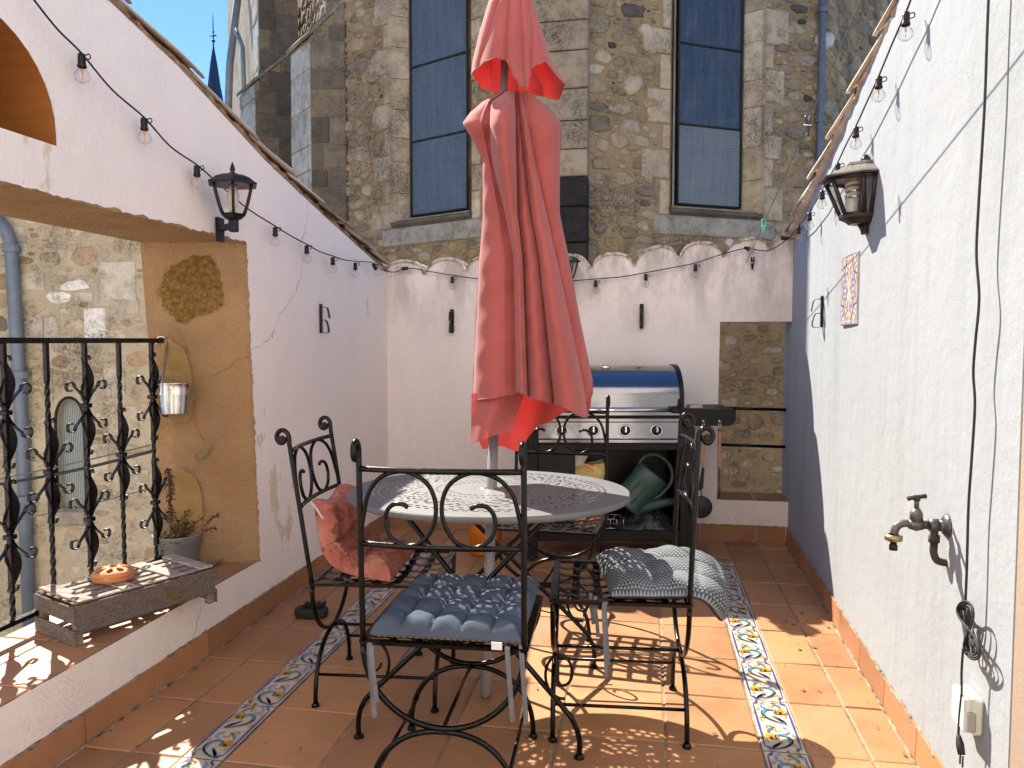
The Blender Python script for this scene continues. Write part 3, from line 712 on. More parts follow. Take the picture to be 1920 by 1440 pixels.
def one_stone(mb, fc, u, z, a, b, h, sq=2.6):
    n = 11; ph = random.uniform(0, 6.28); rad = []; sk_ = random.uniform(-.25, .25)
    for k in range(n):
        t = 2*PI*(k+random.uniform(-.3, .3))/n; c, s_ = math.cos(t), math.sin(t)
        r0 = (abs(c)**sq+abs(s_)**sq)**(-1/sq); kk = random.uniform(.74, 1.10); rad.append((a*c*r0*kk+sk_*b*s_, b*s_*r0*kk))
    vs = []
    for (k_, d) in ((1.02, -.004), (.95, h*.60), (.80, h*.95), (.40, h*1.02)):
        for (x, y) in rad: vs.append(fc.pt(u+x*k_+random.uniform(-1, 1)*a*.04, z+y*k_+random.uniform(-1, 1)*b*.04, d+random.uniform(-.12, .12)*h))
    vs.append(fc.pt(u, z, h*random.uniform(.95, 1.2))); fs = []
    for i in range(3):
        for k in range(n): fs.append((i*n+k, i*n+(k+1) % n, (i+1)*n+(k+1) % n, (i+1)*n+k))
    for k in range(n): fs.append((3*n+k, 3*n+(k+1) % n, 4*n))
    mb.col = stonecol(); mb.smooth = True; mb.add(vs, fs); mb.smooth = False
def rubble(mb, fc, u0, u1, z0, z1, holes, tries, smin, smax, h=.022, gap=1.12, sq=2.6, tone=None):
    pos = np.zeros((0, 4)); T = tries
    for i in range(T):
        k = (1-i/T)**1.6; sz = smin+(smax-smin)*k*random.uniform(.55, 1.0)
        a = sz*random.uniform(.85, 1.35); b = sz*random.uniform(.5, .8)
        u = random.uniform(u0, u1); z = random.uniform(z0, z1)
        if any(h0-a*.9 < u < h1+a*.9 and g0-b*.9 < z < g1+b*.9 for (h0, h1, g0, g1) in holes): continue
        if len(pos):
            q = ((pos[:, 0]-u)/(pos[:, 2]+a))**2+((pos[:, 1]-z)/(pos[:, 3]+b))**2
            if q.min() < gap: continue
        pos = np.vstack([pos, (u, z, a, b)]); one_stone(mb, fc, u, z, a, b, h*random.uniform(.7, 1.4)*(.6+sz/smax*.6), sq)
def block(mb, fc, u0, u1, z0, z1, d0, d1, g=.006, bev=.012, col=None):
    """ashlar block standing on a face from depth d0 to d1"""
    u0, u1 = min(u0, u1)+g, max(u0, u1)-g; z0 += g; z1 -= g
    if u1-u0 < .02 or z1-z0 < .02: return
    j = lambda s_=.004: random.uniform(-s_, s_)
    f = [fc.pt(u0+bev+j(), z0+bev+j(), d1+j()), fc.pt(u1-bev+j(), z0+bev+j(), d1+j()), fc.pt(u1-bev+j(), z1-bev+j(), d1+j()), fc.pt(u0+bev+j(), z1-bev+j(), d1+j())]
    m_ = [fc.pt(u0, z0, d1-bev), fc.pt(u1, z0, d1-bev), fc.pt(u1, z1, d1-bev), fc.pt(u0, z1, d1-bev)]
    b = [fc.pt(u0, z0, d0), fc.pt(u1, z0, d0), fc.pt(u1, z1, d0), fc.pt(u0, z1, d0)]
    mb.col = col if col else stonecol(.02)
    mb.add(f+m_+b, [(0, 1, 2, 3)]+[(4+i, 4+(i+1) % 4, (i+1) % 4, i) for i in range(4)]+[(8+i, 8+(i+1) % 4, 4+(i+1) % 4, 4+i) for i in range(4)])
def courses(mb, fc, u0, u1, z0, z1, d0, d1, hmin=.26, hmax=.42, lmin=.35, lmax=.8, cols=None):
    z = z0
    while z < z1-.05:
        zt = min(z1, z+random.uniform(hmin, hmax)); u = min(u0, u1); ue = max(u0, u1); 
        while u < ue-.02:
            un = u+random.uniform(lmin, lmax)
            if ue-un < lmin*.5: un = ue
            block(mb, fc, u, un, z, zt, d0, d1+random.uniform(-.006, .006), col=(random.choice(cols) if cols else None)); u = un
        z = zt
ch = thing('stone_church', 'tall weathered rubble-stone church apse with two long blue windows', 'church', (*V0[:2], H0))
# bare wall planes (lime mortar)
mb = MB()
F2e = 14.0; F4e = 8.0
for fc, ua, ub in ((FL, 0, uL), (FR, 0, uR), (F2, 0, F2e), (F4, 0, F4e)):
    mb.grid(lambda u, v, fc=fc, ua=ua, ub=ub: fc.pt(lerp(ua, ub, u), lerp(H0, H1, v), 0), 24, 40)
mb.build('wall', M['mortar'], ch, True, True)
PALE = [(.48, .39, .265), (.45, .36, .24), (.51, .42, .30), (.42, .335, .225), (.47, .37, .235)]
GREY = [(.32, .26, .18), (.35, .285, .20), (.29, .235, .165), (.38, .31, .21)]
DARK = [(.20, .165, .12), (.17, .14, .105), (.24, .195, .135), (.27, .21, .135), (.14, .118, .09)]
# ---- the two windows
def window(fc, pxs, pys, gap, barz, dark=None, surround=(.30, .52)):
    ua = fc.at(pxs[0], pys)[0]; ub = fc.at(pxs[1], pys)[0]
    z0 = fc.at((pxs[0]+pxs[1])/2, pys, -.16)[1]
    ua = fc.at(pxs[0], pys-60, -.16)[0]; ub = fc.at(pxs[1], pys-60, -.16)[0]; ua, ub = min(ua, ub), max(ua, ub); zt = 8.2
    for (u, du) in ((ua, -.16), (ub, .16)):
        rev = MB()     # splayed reveal of ashlar
        z = z0-.1
        while z < zt:
            zz = z+random.uniform(.32, .5); rev.col = mul(random.choice(PALE), random.uniform(.85, 1.1))
            rev.add([fc.pt(u, z, -.2), fc.pt(u, zz-.008, -.2), fc.pt(u+du, zz-.008, .022), fc.pt(u+du, z, .022)], [(0, 1, 2, 3)])
            dn = .012*(1 if du > 0 else -1); rc_ = rev.col; rev.col = (.12, .10, .07); rev.add([fc.pt(u+dn, zz-.02, -.2), fc.pt(u+dn, zz+.01, -.2), fc.pt(u+du+dn, zz+.01, .015), fc.pt(u+du+dn, zz-.02, .015)], [(0, 1, 2, 3)])
            k = .030*(1 if du > 0 else -1)
            rev.col = mul(random.choice(PALE), random.uniform(.7, .95))
            rev.add([fc.pt(u+du, z+.004, .022), fc.pt(u+du, zz-.004, .022), fc.pt(u+du+k, zz-.004, .06), fc.pt(u+du+k, z+.004, .06)], [(0, 1, 2, 3)])
            z = zz
        rev.build('window_reveal', M['stone_pale'], ch, True, True)
    fr_ = MB().poly([fc.pt(ua-.30, z0-.3, -.205), fc.pt(ub+.30, z0-.3, -.205), fc.pt(ub+.30, zt, -.205), fc.pt(ua-.30, zt, -.205)])
    w = fr_.build('window', M['rubber'], ch, True, True)
    zs = [z0]+[fc.at((pxs[0]+pxs[1])/2, py, -.16)[1] for py in barz]+[zt]
    for i in range(len(zs)-1):
        p = MB(); a = np.array([ua+.018, zs[i]+.012]); ww = ub-ua-.036; hh = zs[i+1]-zs[i]-.024
        t_ = random.uniform(-.006, .006)
        p.add([(0, 0, 0), (ww, t_, 0), (ww, t_*.3, hh), (0, -t_, hh)], [(0, 1, 2, 3)])
        ob = p.build('pane', M['cglass_dark'] if (dark is not None and i == dark) else M['cglass'] if dark is None else M['cglass_navy'], w)
        o = fc.pt(ua+.018, zs[i]+.012, -.158); X_ = fc.u; Y_ = -fc.n
        ob.matrix_local = Matrix.Translation(-Vector([*w.parent.location]))@Matrix(((X_[0], Y_[0], 0, o[0]), (X_[1], Y_[1], 0, o[1]), (0, 0, 1, o[2]), (0, 0, 0, 1)))
    fb = MB()
    for z in zs[:-1]: fb.tube([fc.pt(ua, z, -.148), fc.pt(ub, z, -.148)], .013, 6)
    for u in (ua+.012, ub-.012): fb.tube([fc.pt(u, z0, -.148), fc.pt(u, zt, -.148)], .016, 6)
    fb.build('glazing_bars', M['rubber'], w, True)
    # sloped sill
    sl = MB(); sl.col = (.24, .205, .16); a, b = ua-.19, ub+.19
    sl.add([fc.pt(a, z0-.01, -.19), fc.pt(b, z0-.01, -.19), fc.pt(b, z0-.10, .055), fc.pt(a, z0-.10, .055), fc.pt(b, z0-.135, .055), fc.pt(a, z0-.135, .055), fc.pt(a, z0-.17, .0), fc.pt(b, z0-.17, .0)], [(0, 1, 2, 3), (3, 2, 4, 5), (5, 4, 7, 6), (0, 3, 5, 6), (1, 7, 4, 2)])
    sl.build('window_sill', M['stone_dark'], ch, True, True)
    # quoins, alternating long and short
    q = MB(); z = z0-.42; k = 0
    block(q, fc, ua-.42, ub+.40, z0-.42, z0-.175, -.02, .03, col=(.36, .32, .25))
    z = z0-.175
    while z < zt:
        zz = z+random.uniform(.30, .46); s0 = surround[k % 2]*random.uniform(.88, 1.1); s1 = surround[(k+1) % 2]*random.uniform(.88, 1.1)
        block(q, fc, ua-.19-(s0-.16), ua-.19, z, zz, -.02, .024, col=mul(random.choice(PALE), random.uniform(.85, 1.1)))
        block(q, fc, ub+.19, ub+.19+(s1-.16), z, zz, -.02, .024, col=mul(random.choice(PALE), random.uniform(.85, 1.1)))
        z = zz; k += 1
    q.build('quoins', M['stone_pale'], ch, True, True)
    return ua-.45, ub+.45, z0-.42
wl = window(FL, (771, 879), 398, 0, (256, 112, -40), None)
wr = window(FR, (1268, 1389), 386, 0, (238, 88, -60), 0)
# holes in the wall plane behind the recessed windows: the wall grid is rebuilt with the openings left out
wm = [o for o in ch.children if o.name.startswith('wall')][0]
bm = bmesh.new(); loc = np.array(ch.location)
for fc, ua, ub, hole in ((FL, 0, uL, wl), (FR, 0, uR, wr)):
    h = (hole[0]+.45-.17, hole[1]-.45+.17, hole[2]+.42-.06, 8.2)
    lp1 = [(ua, H0), (ub, H0), (ub, H1), (ua, H1)]; lp2 = [(h[0], h[2]), (h[1], h[2]), (h[1], h[3]), (h[0], h[3])]
    for lpz in (lp1, lp2):
        pass
    b2 = fillface([lp1, lp2], lambda u, z, fc=fc: Vector(fc.pt(u, z, 0)-loc), '', None, None); tmp = bpy.data.meshes.new('t'); b2.to_mesh(tmp); b2.free(); bm.from_mesh(tmp); bpy.data.meshes.remove(tmp)
for fc, ua, ub in ((F2, 0, F2e), (F4, 0, F4e)):
    vs = [bm.verts.new(Vector(p-loc)) for p in (fc.pt(ua, H0), fc.pt(ub, H0), fc.pt(ub, H1), fc.pt(ua, H1))]; bm.faces.new(vs)
bmesh.ops.recalc_face_normals(bm, faces=bm.faces); wm.data.clear_geometry(); bm.to_mesh(wm.data); bm.free()
# rubble stones set in the mortar
rb = MB()
zc = lambda fc, px, py: fc.at(px, py)[1]
uP = FL.at(1000, 300)[0]; uQ = FR.at(1104, 300)[0]
rubble(rb, FL, min(uL, 0), max(uL, 0), 1.6, 6.9, [(wl[0]+.1, wl[1]-.1, wl[2], 9), (min(0, uP)-.05, max(0, uP)+.05, -9, 20)], 26000, .016, .17, .026, 1.02)
rubble(rb, FR, uQ+.04, uR, 1.5, 6.7, [(wr[0]+.1, wr[1]-.1, wr[2], 9)], 26000, .016, .17, .024, 1.08)
rubble(rb, F4, .05, 5.5, 2.0, 7.0, [], 5000, .035, .24, .030, .98)
rubble(rb, F2, .3, 9.0, 2.5, 8.2, [], 5000, .035, .22, .025, 1.0)
rb.build('rubble_stone', M['stone'], ch, True)
# ashlar corner pier between the two faces
pr = MB(); c0 = FL.pt(uP, 0, .02); c1 = FR.pt(uQ, 0, .02); dd = c1-c0; Lp = np.linalg.norm(dd); FP = Face(c0, math.degrees(math.atan2(dd[0], dd[1])))
courses(pr, FP, 0, Lp, FP.at(1075, 338)[1], 7.2, -.5, .215, .26, .44, .5, .9, [(.36, .29, .20), (.33, .265, .18), (.39, .315, .22), (.37, .295, .195)])
pr.build('corner_pier', M['stone'], ch, True, True)
pd = MB(); courses(pd, FP, 0, Lp, -1, FP.at(1075, 338)[1], -.5, .235, .34, .44, .5, .9, [(.055, .05, .045), (.045, .042, .04)])
pd.build('pier_plinth', M['stone_dark'], ch, True, True)
# buttresses: outline given by plan points (wall root, outer front corner, outer end corner)
def buttress(pA, pB, pC, tops, name='buttress', coltop=None):
    """pA-pB is the side that faces the terrace, pB-pC the outer end; tops = (z at pA, z at pB)"""
    d = pB-pA; L = np.linalg.norm(d); f1 = Face(pA, math.degrees(math.atan2(d[0], d[1]))); m = MB()
    zA, zB = tops; z = zB-4.5
    pts = [(0, z), (L, z), (L, zB), (0, zA)]
    while z < zA-.03:
        zt = min(zA, z+random.uniform(.22, .40)); Lz = L if zt <= zB else max(.05, L*(zA-(z+zt)/2)/(zA-zB)); u = 0
        while u < Lz-.02:
            un = min(Lz, u+random.uniform(.22, .5)); un = Lz if Lz-un < .12 else un
            block(m, f1, u, un, z, zt, -.12, .02, .006, .012, col=mul(random.choice(DARK), random.uniform(.8, 1.15))); u = un
        z = zt
    b = m.build(name, M['stone'], ch, True, True)
    d2 = pC-pB; L2 = np.linalg.norm(d2); f2 = Face(pB, math.degrees(math.atan2(d2[0], d2[1]))); m = MB()
    courses(m, f2, 0, L2, zB-4.5, zB-.02, -.12, .018, .3, .55, 2, 3, [(.48, .44, .36), (.44, .40, .32)])
    m.build('end_face', M['stone_pale'], b, True, True)
    m = MB(); back = pA+(pC-pB)
    for q in (zB-5,): m.add([pA+[0, 0, q], pB+[0, 0, q], pC+[0, 0, q], back+[0, 0, q], pA+[0, 0, zA], pB+[0, 0, zB], pC+[0, 0, zB], back+[0, 0, zA]], [(0, 1, 5, 4), (1, 2, 6, 5), (2, 3, 7, 6), (3, 0, 4, 7)])
    m.build('core', M['mortar'], b, True, True)
    m = MB(); m.col = (.30, .26, .18); ov = (pB-pA)/L*.06; sd = (pB-pC)/L2*.04; th = np.array([0, 0, .06])
    q = [pA+[0, 0, zA]+sd, pB+[0, 0, zB]+ov+sd-np.array([0, 0, .03]), pC+[0, 0, zB]+ov-sd-np.array([0, 0, .03]), back+[0, 0, zA]-sd]
    m.add(q+[p+th for p in q], [(3, 2, 1, 0), (4, 5, 6, 7), (0, 1, 5, 4), (1, 2, 6, 5), (2, 3, 7, 6), (3, 0, 4, 7)])
    m.build('weathering', M['stone'], b, True, True)
zat = lambda px, py, d: float(atd(px, py, d)[2])
d1 = float((V1-CAM) @ np.array([FW[0], FW[1], 0]))
buttress(V1-FL.u*.0+FL.n*.02, hp(587, d1-.05), hp(552, d1+.55), (zat(642, 18, d1), zat(560, 80, d1)))
pa = hp(560, d1+2.9); buttress(pa, hp(484, d1+2.6), hp(457, d1+3.3), (zat(500, 95, d1+2.7), zat(470, 165, d1+2.7)))
buttress(pa+[.05, .02, 0], hp(493, d1+2.7), hp(483, d1+3.4), (zat(505, -260, d1+2.7), zat(490, -200, d1+2.7)))
# sunlit ochre flank and pipes along the far side of the nave
flank = MB(); A_ = hp(482, d1+3.8); B_ = hp(436, d1+9.5)
flank.add([A_+[0, 0, -5], B_+[0, 0, -5], B_+[0, 0, 13], A_+[0, 0, 13]], [(0, 1, 2, 3)]); flank.build('nave_flank', M['mortar2'], ch, True)
def pipe(parent, name, pts, r, mat, collars=()):
    o = MB().tube(pts, r, 12).build(name, mat, parent, True)
    for c, ax in collars: MB().lathe([(r*1.0, -.03), (r*1.35, -.03), (r*1.35, .03), (r*1.0, .03)], c, 12, ax=ax).build('collar', mat, o, True)
    return o
pipe(ch, 'drainpipe', [atd(450, -40, d1+4.6), atd(431, 120, d1+4.6), atd(424, 300, d1+4.6)], .075, M['pipegrey'])
pipe(ch, 'drainpipe', [atd(442, 55, d1+4.3), atd(455, 88, d1+4.2), atd(460, 240, d1+4.2)], .045, M['pipegrey'])
u_, z_ = FR.at(1541, 150, .1)
pipe(ch, 'drainpipe', [FR.pt(u_, 9, .09), FR.pt(u_, -3, .09)], .045, M['pipeblue'], [(FR.pt(u_, z, .09), (0, 0, 1)) for z in (zc(FR, 1541, 26), zc(FR, 1541, 230))])

# low rubble wall close behind the gap in the back wall
gw = thing('rubble_wall', 'brown rubble stone wall seen through the tall gap in the back wall', 'wall', (1.0, 6.45, H0))
FG = Face((.2, 6.4, 0), 88.0); MB().prism([FG.pt(-.6, z, 0) for z in (H0, 1.74)]+[FG.pt(2.6, z, 0) for z in (1.74, H0)], -FG.n*.4).build('wall', M['mortar3'], gw, True, True)
rg_ = MB(); P0_, O0_ = PAL, ODD; PAL = [(.26, .19, .11), (.30, .235, .15), (.22, .17, .11), (.33, .26, .17), (.25, .17, .085), (.36, .29, .20)]; ODD = [(.12, .095, .06), (.30, .17, .07)]
rubble(rg_, FG, -.3, 2.2, -.5, 1.72, [], 6500, .014, .085, .016, 1.5); PAL, ODD = P0_, O0_
rg_.build('rubble_stone', M['stone'], gw, True)

# ---- far spire
D = 70.0; sp = thing('church_spire', 'distant pointed blue slate spire with iron finial above the left wall', 'spire', (*hp(409, D)[:2], H0))
c = hp(409, D); zt = zat(409, 96, D); k = D/1440
rf = MB().lathe([(1.9*16*k, zt-12.0), (1.45*16*k, zt-8.2), (1.05*16*k, zt-4.8), (.72*16*k, zt-3.4), (.42*16*k, zt-1.6), (.08*16*k, zt)], c, 8)
rf.build('roof', M['slate'], sp, True)
MB().lathe([(1.75*16*k, H0), (1.75*16*k, zt-12.0)], c, 8).build('tower', M['stone_pale'], sp, True)
fi = MB(); fi.tube([c+[0, 0, zt-.1], c+[0, 0, zt+2.8]], [.07, .03], 6); fi.lathe([(0, -.2), (.2, 0), (0, .2)], c+[0, 0, zt+.5], 8); fi.tube([c+[-.3, 0, zt+.95], c+[.3, 0, zt+.95]], .06, 6); fi.lathe([(0, -.12), (.13, 0), (0, .12)], c+[0, 0, zt+1.3], 8)
fi.build('finial', M['slate'], sp, True)

# ================================================================== STONE HOUSE ACROSS THE ALLEY (seen through the left opening)
HD = 6.6; FH = Face(hp(-260, HD), 80.0)
hs = thing('stone_house', 'pale stone house with arched slit window, seen through the railing', 'house', (*FH.pt(1.5, 0)[:2], H0))
ue = FH.at(315, 600)[0]
sw = [FH.at(104, 800)[0], FH.at(158, 800)[0]]; sz0 = FH.at(130, 955)[1]; szt = FH.at(130, 745)[1]; szs = FH.at(130, 800)[1]
um = (sw[0]+sw[1])/2; hwid = (sw[1]-sw[0])/2
arch = [(sw[1], sz0)]+[(um+hwid*math.cos(a), szs+(szt-szs)*(math.sin(a)**.8)*(1-.0*abs(math.cos(a)))) for a in np.linspace(0, PI, 15)]+[(sw[0], sz0)]
mb = MB(); mb_from_bm(mb, fillface([[(-1, H0), (ue, H0), (ue, 2.55), (-1, 2.55)], arch], lambda u, z: FH.pt(u, z, 0), '', None, None))
for a, b in zip(arch, arch[1:]+arch[:1]): mb.poly([FH.pt(*a, 0), FH.pt(*b, 0), FH.pt(*b, -.1), FH.pt(*a, -.1)])
for (u, z0_, z1_) in ((ue, H0, 2.55),): mb.poly([FH.pt(u, z0_, 0), FH.pt(u, z1_, 0), FH.pt(u, z1_, -3), FH.pt(u, z0_, -3)])
mb.build('wall', M['mortar2'], hs, True, True)
MB().prism([FH.pt(-1.2, 2.55, .12), FH.pt(ue+.12, 2.55, .12), FH.pt(ue+.12, 2.85, -3), FH.pt(-1.2, 2.85, -3)], (0, 0, .07)).build('roof', M['roof'], hs, True, True)
w = MB().prism([FH.pt(u, z, -.08) for u, z in arch], -FH.n*.03).build('slit_window', M['iron2'], hs, True, True)
p = MB().add([(u-um, 0, z-sz0) for u, z in arch], [tuple(range(len(arch)))]).build('pane', M['slitglass'], w)
o = FH.pt(um, sz0, -.074); p.matrix_local = Matrix.Translation(-Vector([*hs.location]))@Matrix(((FH.u[0], -FH.n[0], 0, o[0]), (FH.u[1], -FH.n[1], 0, o[1]), (0, 0, 1, o[2]), (0, 0, 0, 1)))
m = MB().tube([FH.pt(u, z, .0) for u, z in arch], .012, 6).build('window_frame', M['iron2'], w, True)
m = MB(); block(m, FH, FH.at(100, 970)[0], FH.at(163, 970)[0], FH.at(120, 985)[1], sz0-.004, -.05, .05, col=(.30, .26, .21)); m.build('window_sill', M['stone'], hs, True, True)
hb = MB(); HP = [(.42, .345, .24), (.46, .385, .28), (.39, .325, .225), (.48, .405, .295), (.44, .365, .26), (.40, .32, .21), (.36, .30, .215), (.35, .25, .155)]
PAL_keep = PAL; PAL = HP; ODD_keep = ODD; ODD = [(.30, .19, .11), (.62, .58, .50), (.16, .145, .12), (.38, .28, .15)]
def hblock(px0, px1, py0, py1, col, d=.012): block(hb, FH, FH.at(px0, (py0+py1)/2)[0], FH.at(px1, (py0+py1)/2)[0], FH.at((px0+px1)/2, py1)[1], FH.at((px0+px1)/2, py0)[1], -.02, d, .002, .006, col=col)
hol = []
for (a, b, c_, d_, col) in ((188, 256, 490, 574, (.47, .42, .34)), (158, 199, 577, 642, (.66, .63, .58)), (40, 82, 590, 645, (.44, .385, .31)), (82, 112, 592, 640, (.46, .40, .33)), (24, 52, 455, 482, (.50, .46, .38)), (12, 50, 424, 456, (.44, .40, .32)), (38, 84, 510, 545, (.44, .39, .30)), (140, 175, 548, 566, (.46, .42, .34)), (195, 235, 690, 745, (.46, .41, .32)), (195, 262, 760, 820, (.44, .37, .26)), (60, 100, 690, 760, (.45, .37, .24)), (205, 262, 560, 590, (.40, .35, .27)), (60, 98, 780, 850, (.44, .37, .26)), (165, 205, 830, 900, (.46, .39, .28)), (210, 280, 880, 930, (.45, .38, .27))):
    hblock(a, b, c_, d_, col); u0_ = FH.at(a, c_)[0]; u1_ = FH.at(b, c_)[0]; hol.append((u0_, u1_, FH.at(a, d_)[1], FH.at(a, c_)[1]))
hol.append((sw[0]-.05, sw[1]+.05, sz0-.15, szt+.06))
rubble(hb, FH, FH.at(-10, 600)[0], FH.at(310, 600)[0], -2.4, 2.6, hol, 9000, .022, .15, .008, 1.45, 3.6)
st_ = MB(); P_ = [(113, 543), (117, 535), (128, 528), (140, 527), (150, 524), (160, 527), (170, 540), (160, 542), (140, 545), (122, 545)]
hb.col = (.66, .63, .58); hb.prism([FH.pt(*FH.at(*q), .004) for q in P_], FH.n*.012)
hb.build('facing_stone', M['stone_pale'], hs, True)
PAL = PAL_keep; ODD = ODD_keep
u0_ = FH.at(27, 640)[0]; zz = lambda py: FH.at(27, py)[1]
pipe(hs, 'drainpipe', [FH.pt(FH.at(2, 418, .1)[0]-.12, zz(395), .07), FH.pt(FH.at(8, 440, .1)[0], zz(435), .07), FH.pt(FH.at(17, 470, .1)[0], zz(462), .07), FH.pt(FH.at(36, 800, .1)[0], zz(800), .07), FH.pt(FH.at(52, 1190, .1)[0], zz(1190), .07)], .052, M['pipeblue'], [(FH.pt(FH.at(17, 466, .1)[0], zz(468), .07), (0, 0, 1)), (FH.pt(FH.at(33, 700, .1)[0], zz(702), .07), (0, 0, 1)), (FH.pt(FH.at(44, 932, .1)[0], zz(932), .07), (0, 0, 1))])
for i, (pts, r_, lab) in enumerate((([(-60, 908), (0, 898), (140, 868), (285, 834), (420, 800)], .006, 'thin upper grey cable strung past the slit window of the stone house'), ([(-60, 918), (0, 908), (140, 882), (285, 846), (420, 810)], .012, 'thick black cable strung past the slit window of the stone house'), ([(-60, 992), (0, 982), (150, 950), (285, 915), (420, 880)], .005, 'thin lower cable crossing below the slit window sill'))):
    P_ = smoothpts([atd(x, y, 5.6-.002*x) for x, y in pts], 5)
    tag(MB().tube(P_, r_, 6).build('overhead_cable', M['wire_grey'] if i != 1 else M['rubber']), lab, 'cable', 'cables over the alley')


# hairline cracks in the plaster
def crack(parent, fn, pts, nm='crack'):
    P_ = []
    for a, b in zip(pts[:-1], pts[1:]):
        for k in range(7): P_.append((lerp(a[0], b[0], k/7)+rng.normal()*1.3, lerp(a[1], b[1], k/7)+rng.normal()*1.3))
    m = MB(); m.tube([fn(*q) for q in P_], [.0004+.0005*abs(rng.normal()) for _ in P_], 4); m.build(nm, M['debris'], parent, True)
fL = lambda x, y: atx(x, y, XL+.0002); fB = lambda x, y: aty(x, y, YB-.0002)
crack(lw, fL, [(566, 500), (556, 548), (524, 590), (508, 640)]); crack(lw, fL, [(470, 655), (492, 648), (520, 612)]); crack(lw, fL, [(578, 380), (572, 430), (560, 470)])
crack(bw, fB, [(1384, 962), (1378, 975), (1386, 990)])
fJ = lambda x, y: jamb_pt(x, y, .0065)
crack(lw, fJ, [(330, 614), (345, 640), (354, 668)]); crack(lw, fJ, [(362, 785), (375, 812), (384, 840)]); crack(lw, fJ, [(395, 704), (430, 690), (445, 672), (470, 668)])
crack(lw, fL, [(352, 1226), (372, 1160), (380, 1130)])
# ================================================================== FURNITURE
def flatv(v): return (float(v[0]), float(v[1]), float(v[2]))
# ---------- wrought iron chair, facing local +Y
CW = .225; SZ = .47; YBK = -.215; YFR = .215
RAKE = .055
def bk(x, z, bow=1): return (x, YBK-RAKE*(z-SZ)/.56-(.022*(1-(x/CW)**2) if bow else 0), z)
def make_chair(label, rake=.03):
    global RAKE; RAKE = rake
    t = thing('iron_chair', label, 'chair', group='wrought iron chairs around the table')
    for sg in (-1, 1):     # stile with a rolled top
        m = MB(); P = [bk(sg*CW, z, 0) for z in np.linspace(SZ-.02, .985, 10)]
        top = P[-1]; c = np.array(top)+[0, -.026, .012]
        for a in np.linspace(0, 3.6*PI/2*1.15, 22):
            k = 1-.62*a/6.3; P.append(c+np.array([0, .026*k*math.cos(a)+.0, .034*k*math.sin(a)+.006]))
        rr = [.0085]*10+[.0085]*(len(P)-10); m.tube(P, rr, 8)
        m.lathe([(.001, -.004), (.012, -.004), (.012, .004), (.001, .004)], c+[0, 0, .004], 12, ax=(1, 0, 0))
        m.build('stile', M['iron'], t)
    for z, nm in ((.955, 'top_rail'), (.748, 'lower_rail')):
        m = MB(); m.tube([bk(x, z) for x in np.linspace(-CW, CW, 15)], .0084, 8); m.build(nm, M['iron'], t)
    S1 = [(.027, .003), (.012, .012), (-.014, .010), (-.033, -.010), (-.038, -.043), (-.022, -.083), (.021, -.104), (.068, -.088), (.099, -.036), (.103, .021), (.079, .074), (.021, .103), (-.043, .088), (-.083, .043), (-.101, -.021), (-.112, -.085)]
    for sg in (-1, 1):
        m = MB(); P = smoothpts([bk(sg*(.112-x*1.0), .852+z*.98) for x, z in S1], 4) if sg > 0 else smoothpts([bk(-.112+x, .852+z*.98) for x, z in S1], 4)
        m.tube(P, .0064, 7); m.build('back_scroll', M['iron'], t)
    # seat: flat frame and woven straps, slightly dished
    sag = lambda x, y: SZ-.022*(1-(x/CW)**2)*(1-(y/YFR)**2)
    s = MB()
    c4 = [(-CW, YBK), (CW, YBK), (CW, YFR), (-CW, YFR)]
    for i in range(4):
        a, b = np.array(c4[i]), np.array(c4[(i+1) % 4]); n = np.array([-(b-a)[1], (b-a)[0]]); n = n/np.linalg.norm(n)*.0
        s.strip([(*(a+n), SZ), (*(b+n), SZ)], .022, .010, (0, 0, 1) if False else tuple(np.append([-(b-a)[1], (b-a)[0]], 0)))
    s.build('seat_frame', M['iron'], t)
    s = MB(); s.smooth = False
    for k in range(5):
        x = lerp(-CW, CW, (k+1)/6); s.strip([(x, y, sag(x, y)+.003*(-1)**j) for j, y in enumerate(np.linspace(YBK, YFR, 15))], .020, .003, (1, 0, 0))
    for k in range(5):
        y = lerp(YBK, YFR, (k+1)/6); s.strip([(x, y, sag(x, y)-.003*(-1)**j) for j, x in enumerate(np.linspace(-CW, CW, 15))], .026, .003, (0, 1, 0))
    s.build('seat', M['iron'], t)
    for y, nm in ((YBK, 'rear'), (YFR, 'front')):
        m = MB(); m.tube([(CW*math.cos(a), y, SZ-.01+(SZ-.01-.236)*math.sin(a)) for a in np.linspace(PI, 2*PI, 29)], .0084, 8); m.build('hoop', M['iron'], t)
        for sg in (-1, 1):
            m = MB(); m.tube([(sg*.205*math.sin(a)**.9, y, .012+.216*abs(math.cos(a))**.85) for a in np.linspace(0, PI/2, 18)], .0084, 8)
            m.lathe([(.009, .014), (.014, .008), (.015, 0)], (sg*.205, y, 0), 12, capt=True); m.lathe([(.015, 0), (.001, 0)], (sg*.205, y, .0005), 12)
            m.build('leg', M['iron'], t)
    m = MB(); m.tube([(0, YBK, .234), (0, YFR, .234)], .0062, 7); m.build('stretcher', M['iron'], t)
    for sg in (-1, 1):
        m = MB(); m.tube([(sg*.182, YBK, .112), (sg*.182, YFR, .112)], .0058, 7); m.build('stretcher', M['iron'], t)
    return t
CH = {}
def chair(label, loc, rz, rake, sc=(1, 1, 1)):
    c = make_chair(label, rake); c.location = loc; c.rotation_euler = (0, 0, rz); c.scale = sc; return c
chair('black iron chair seen from behind, slate-blue tufted cushion on its seat', (-.553, 2.205, 0), R(2.5), .02)

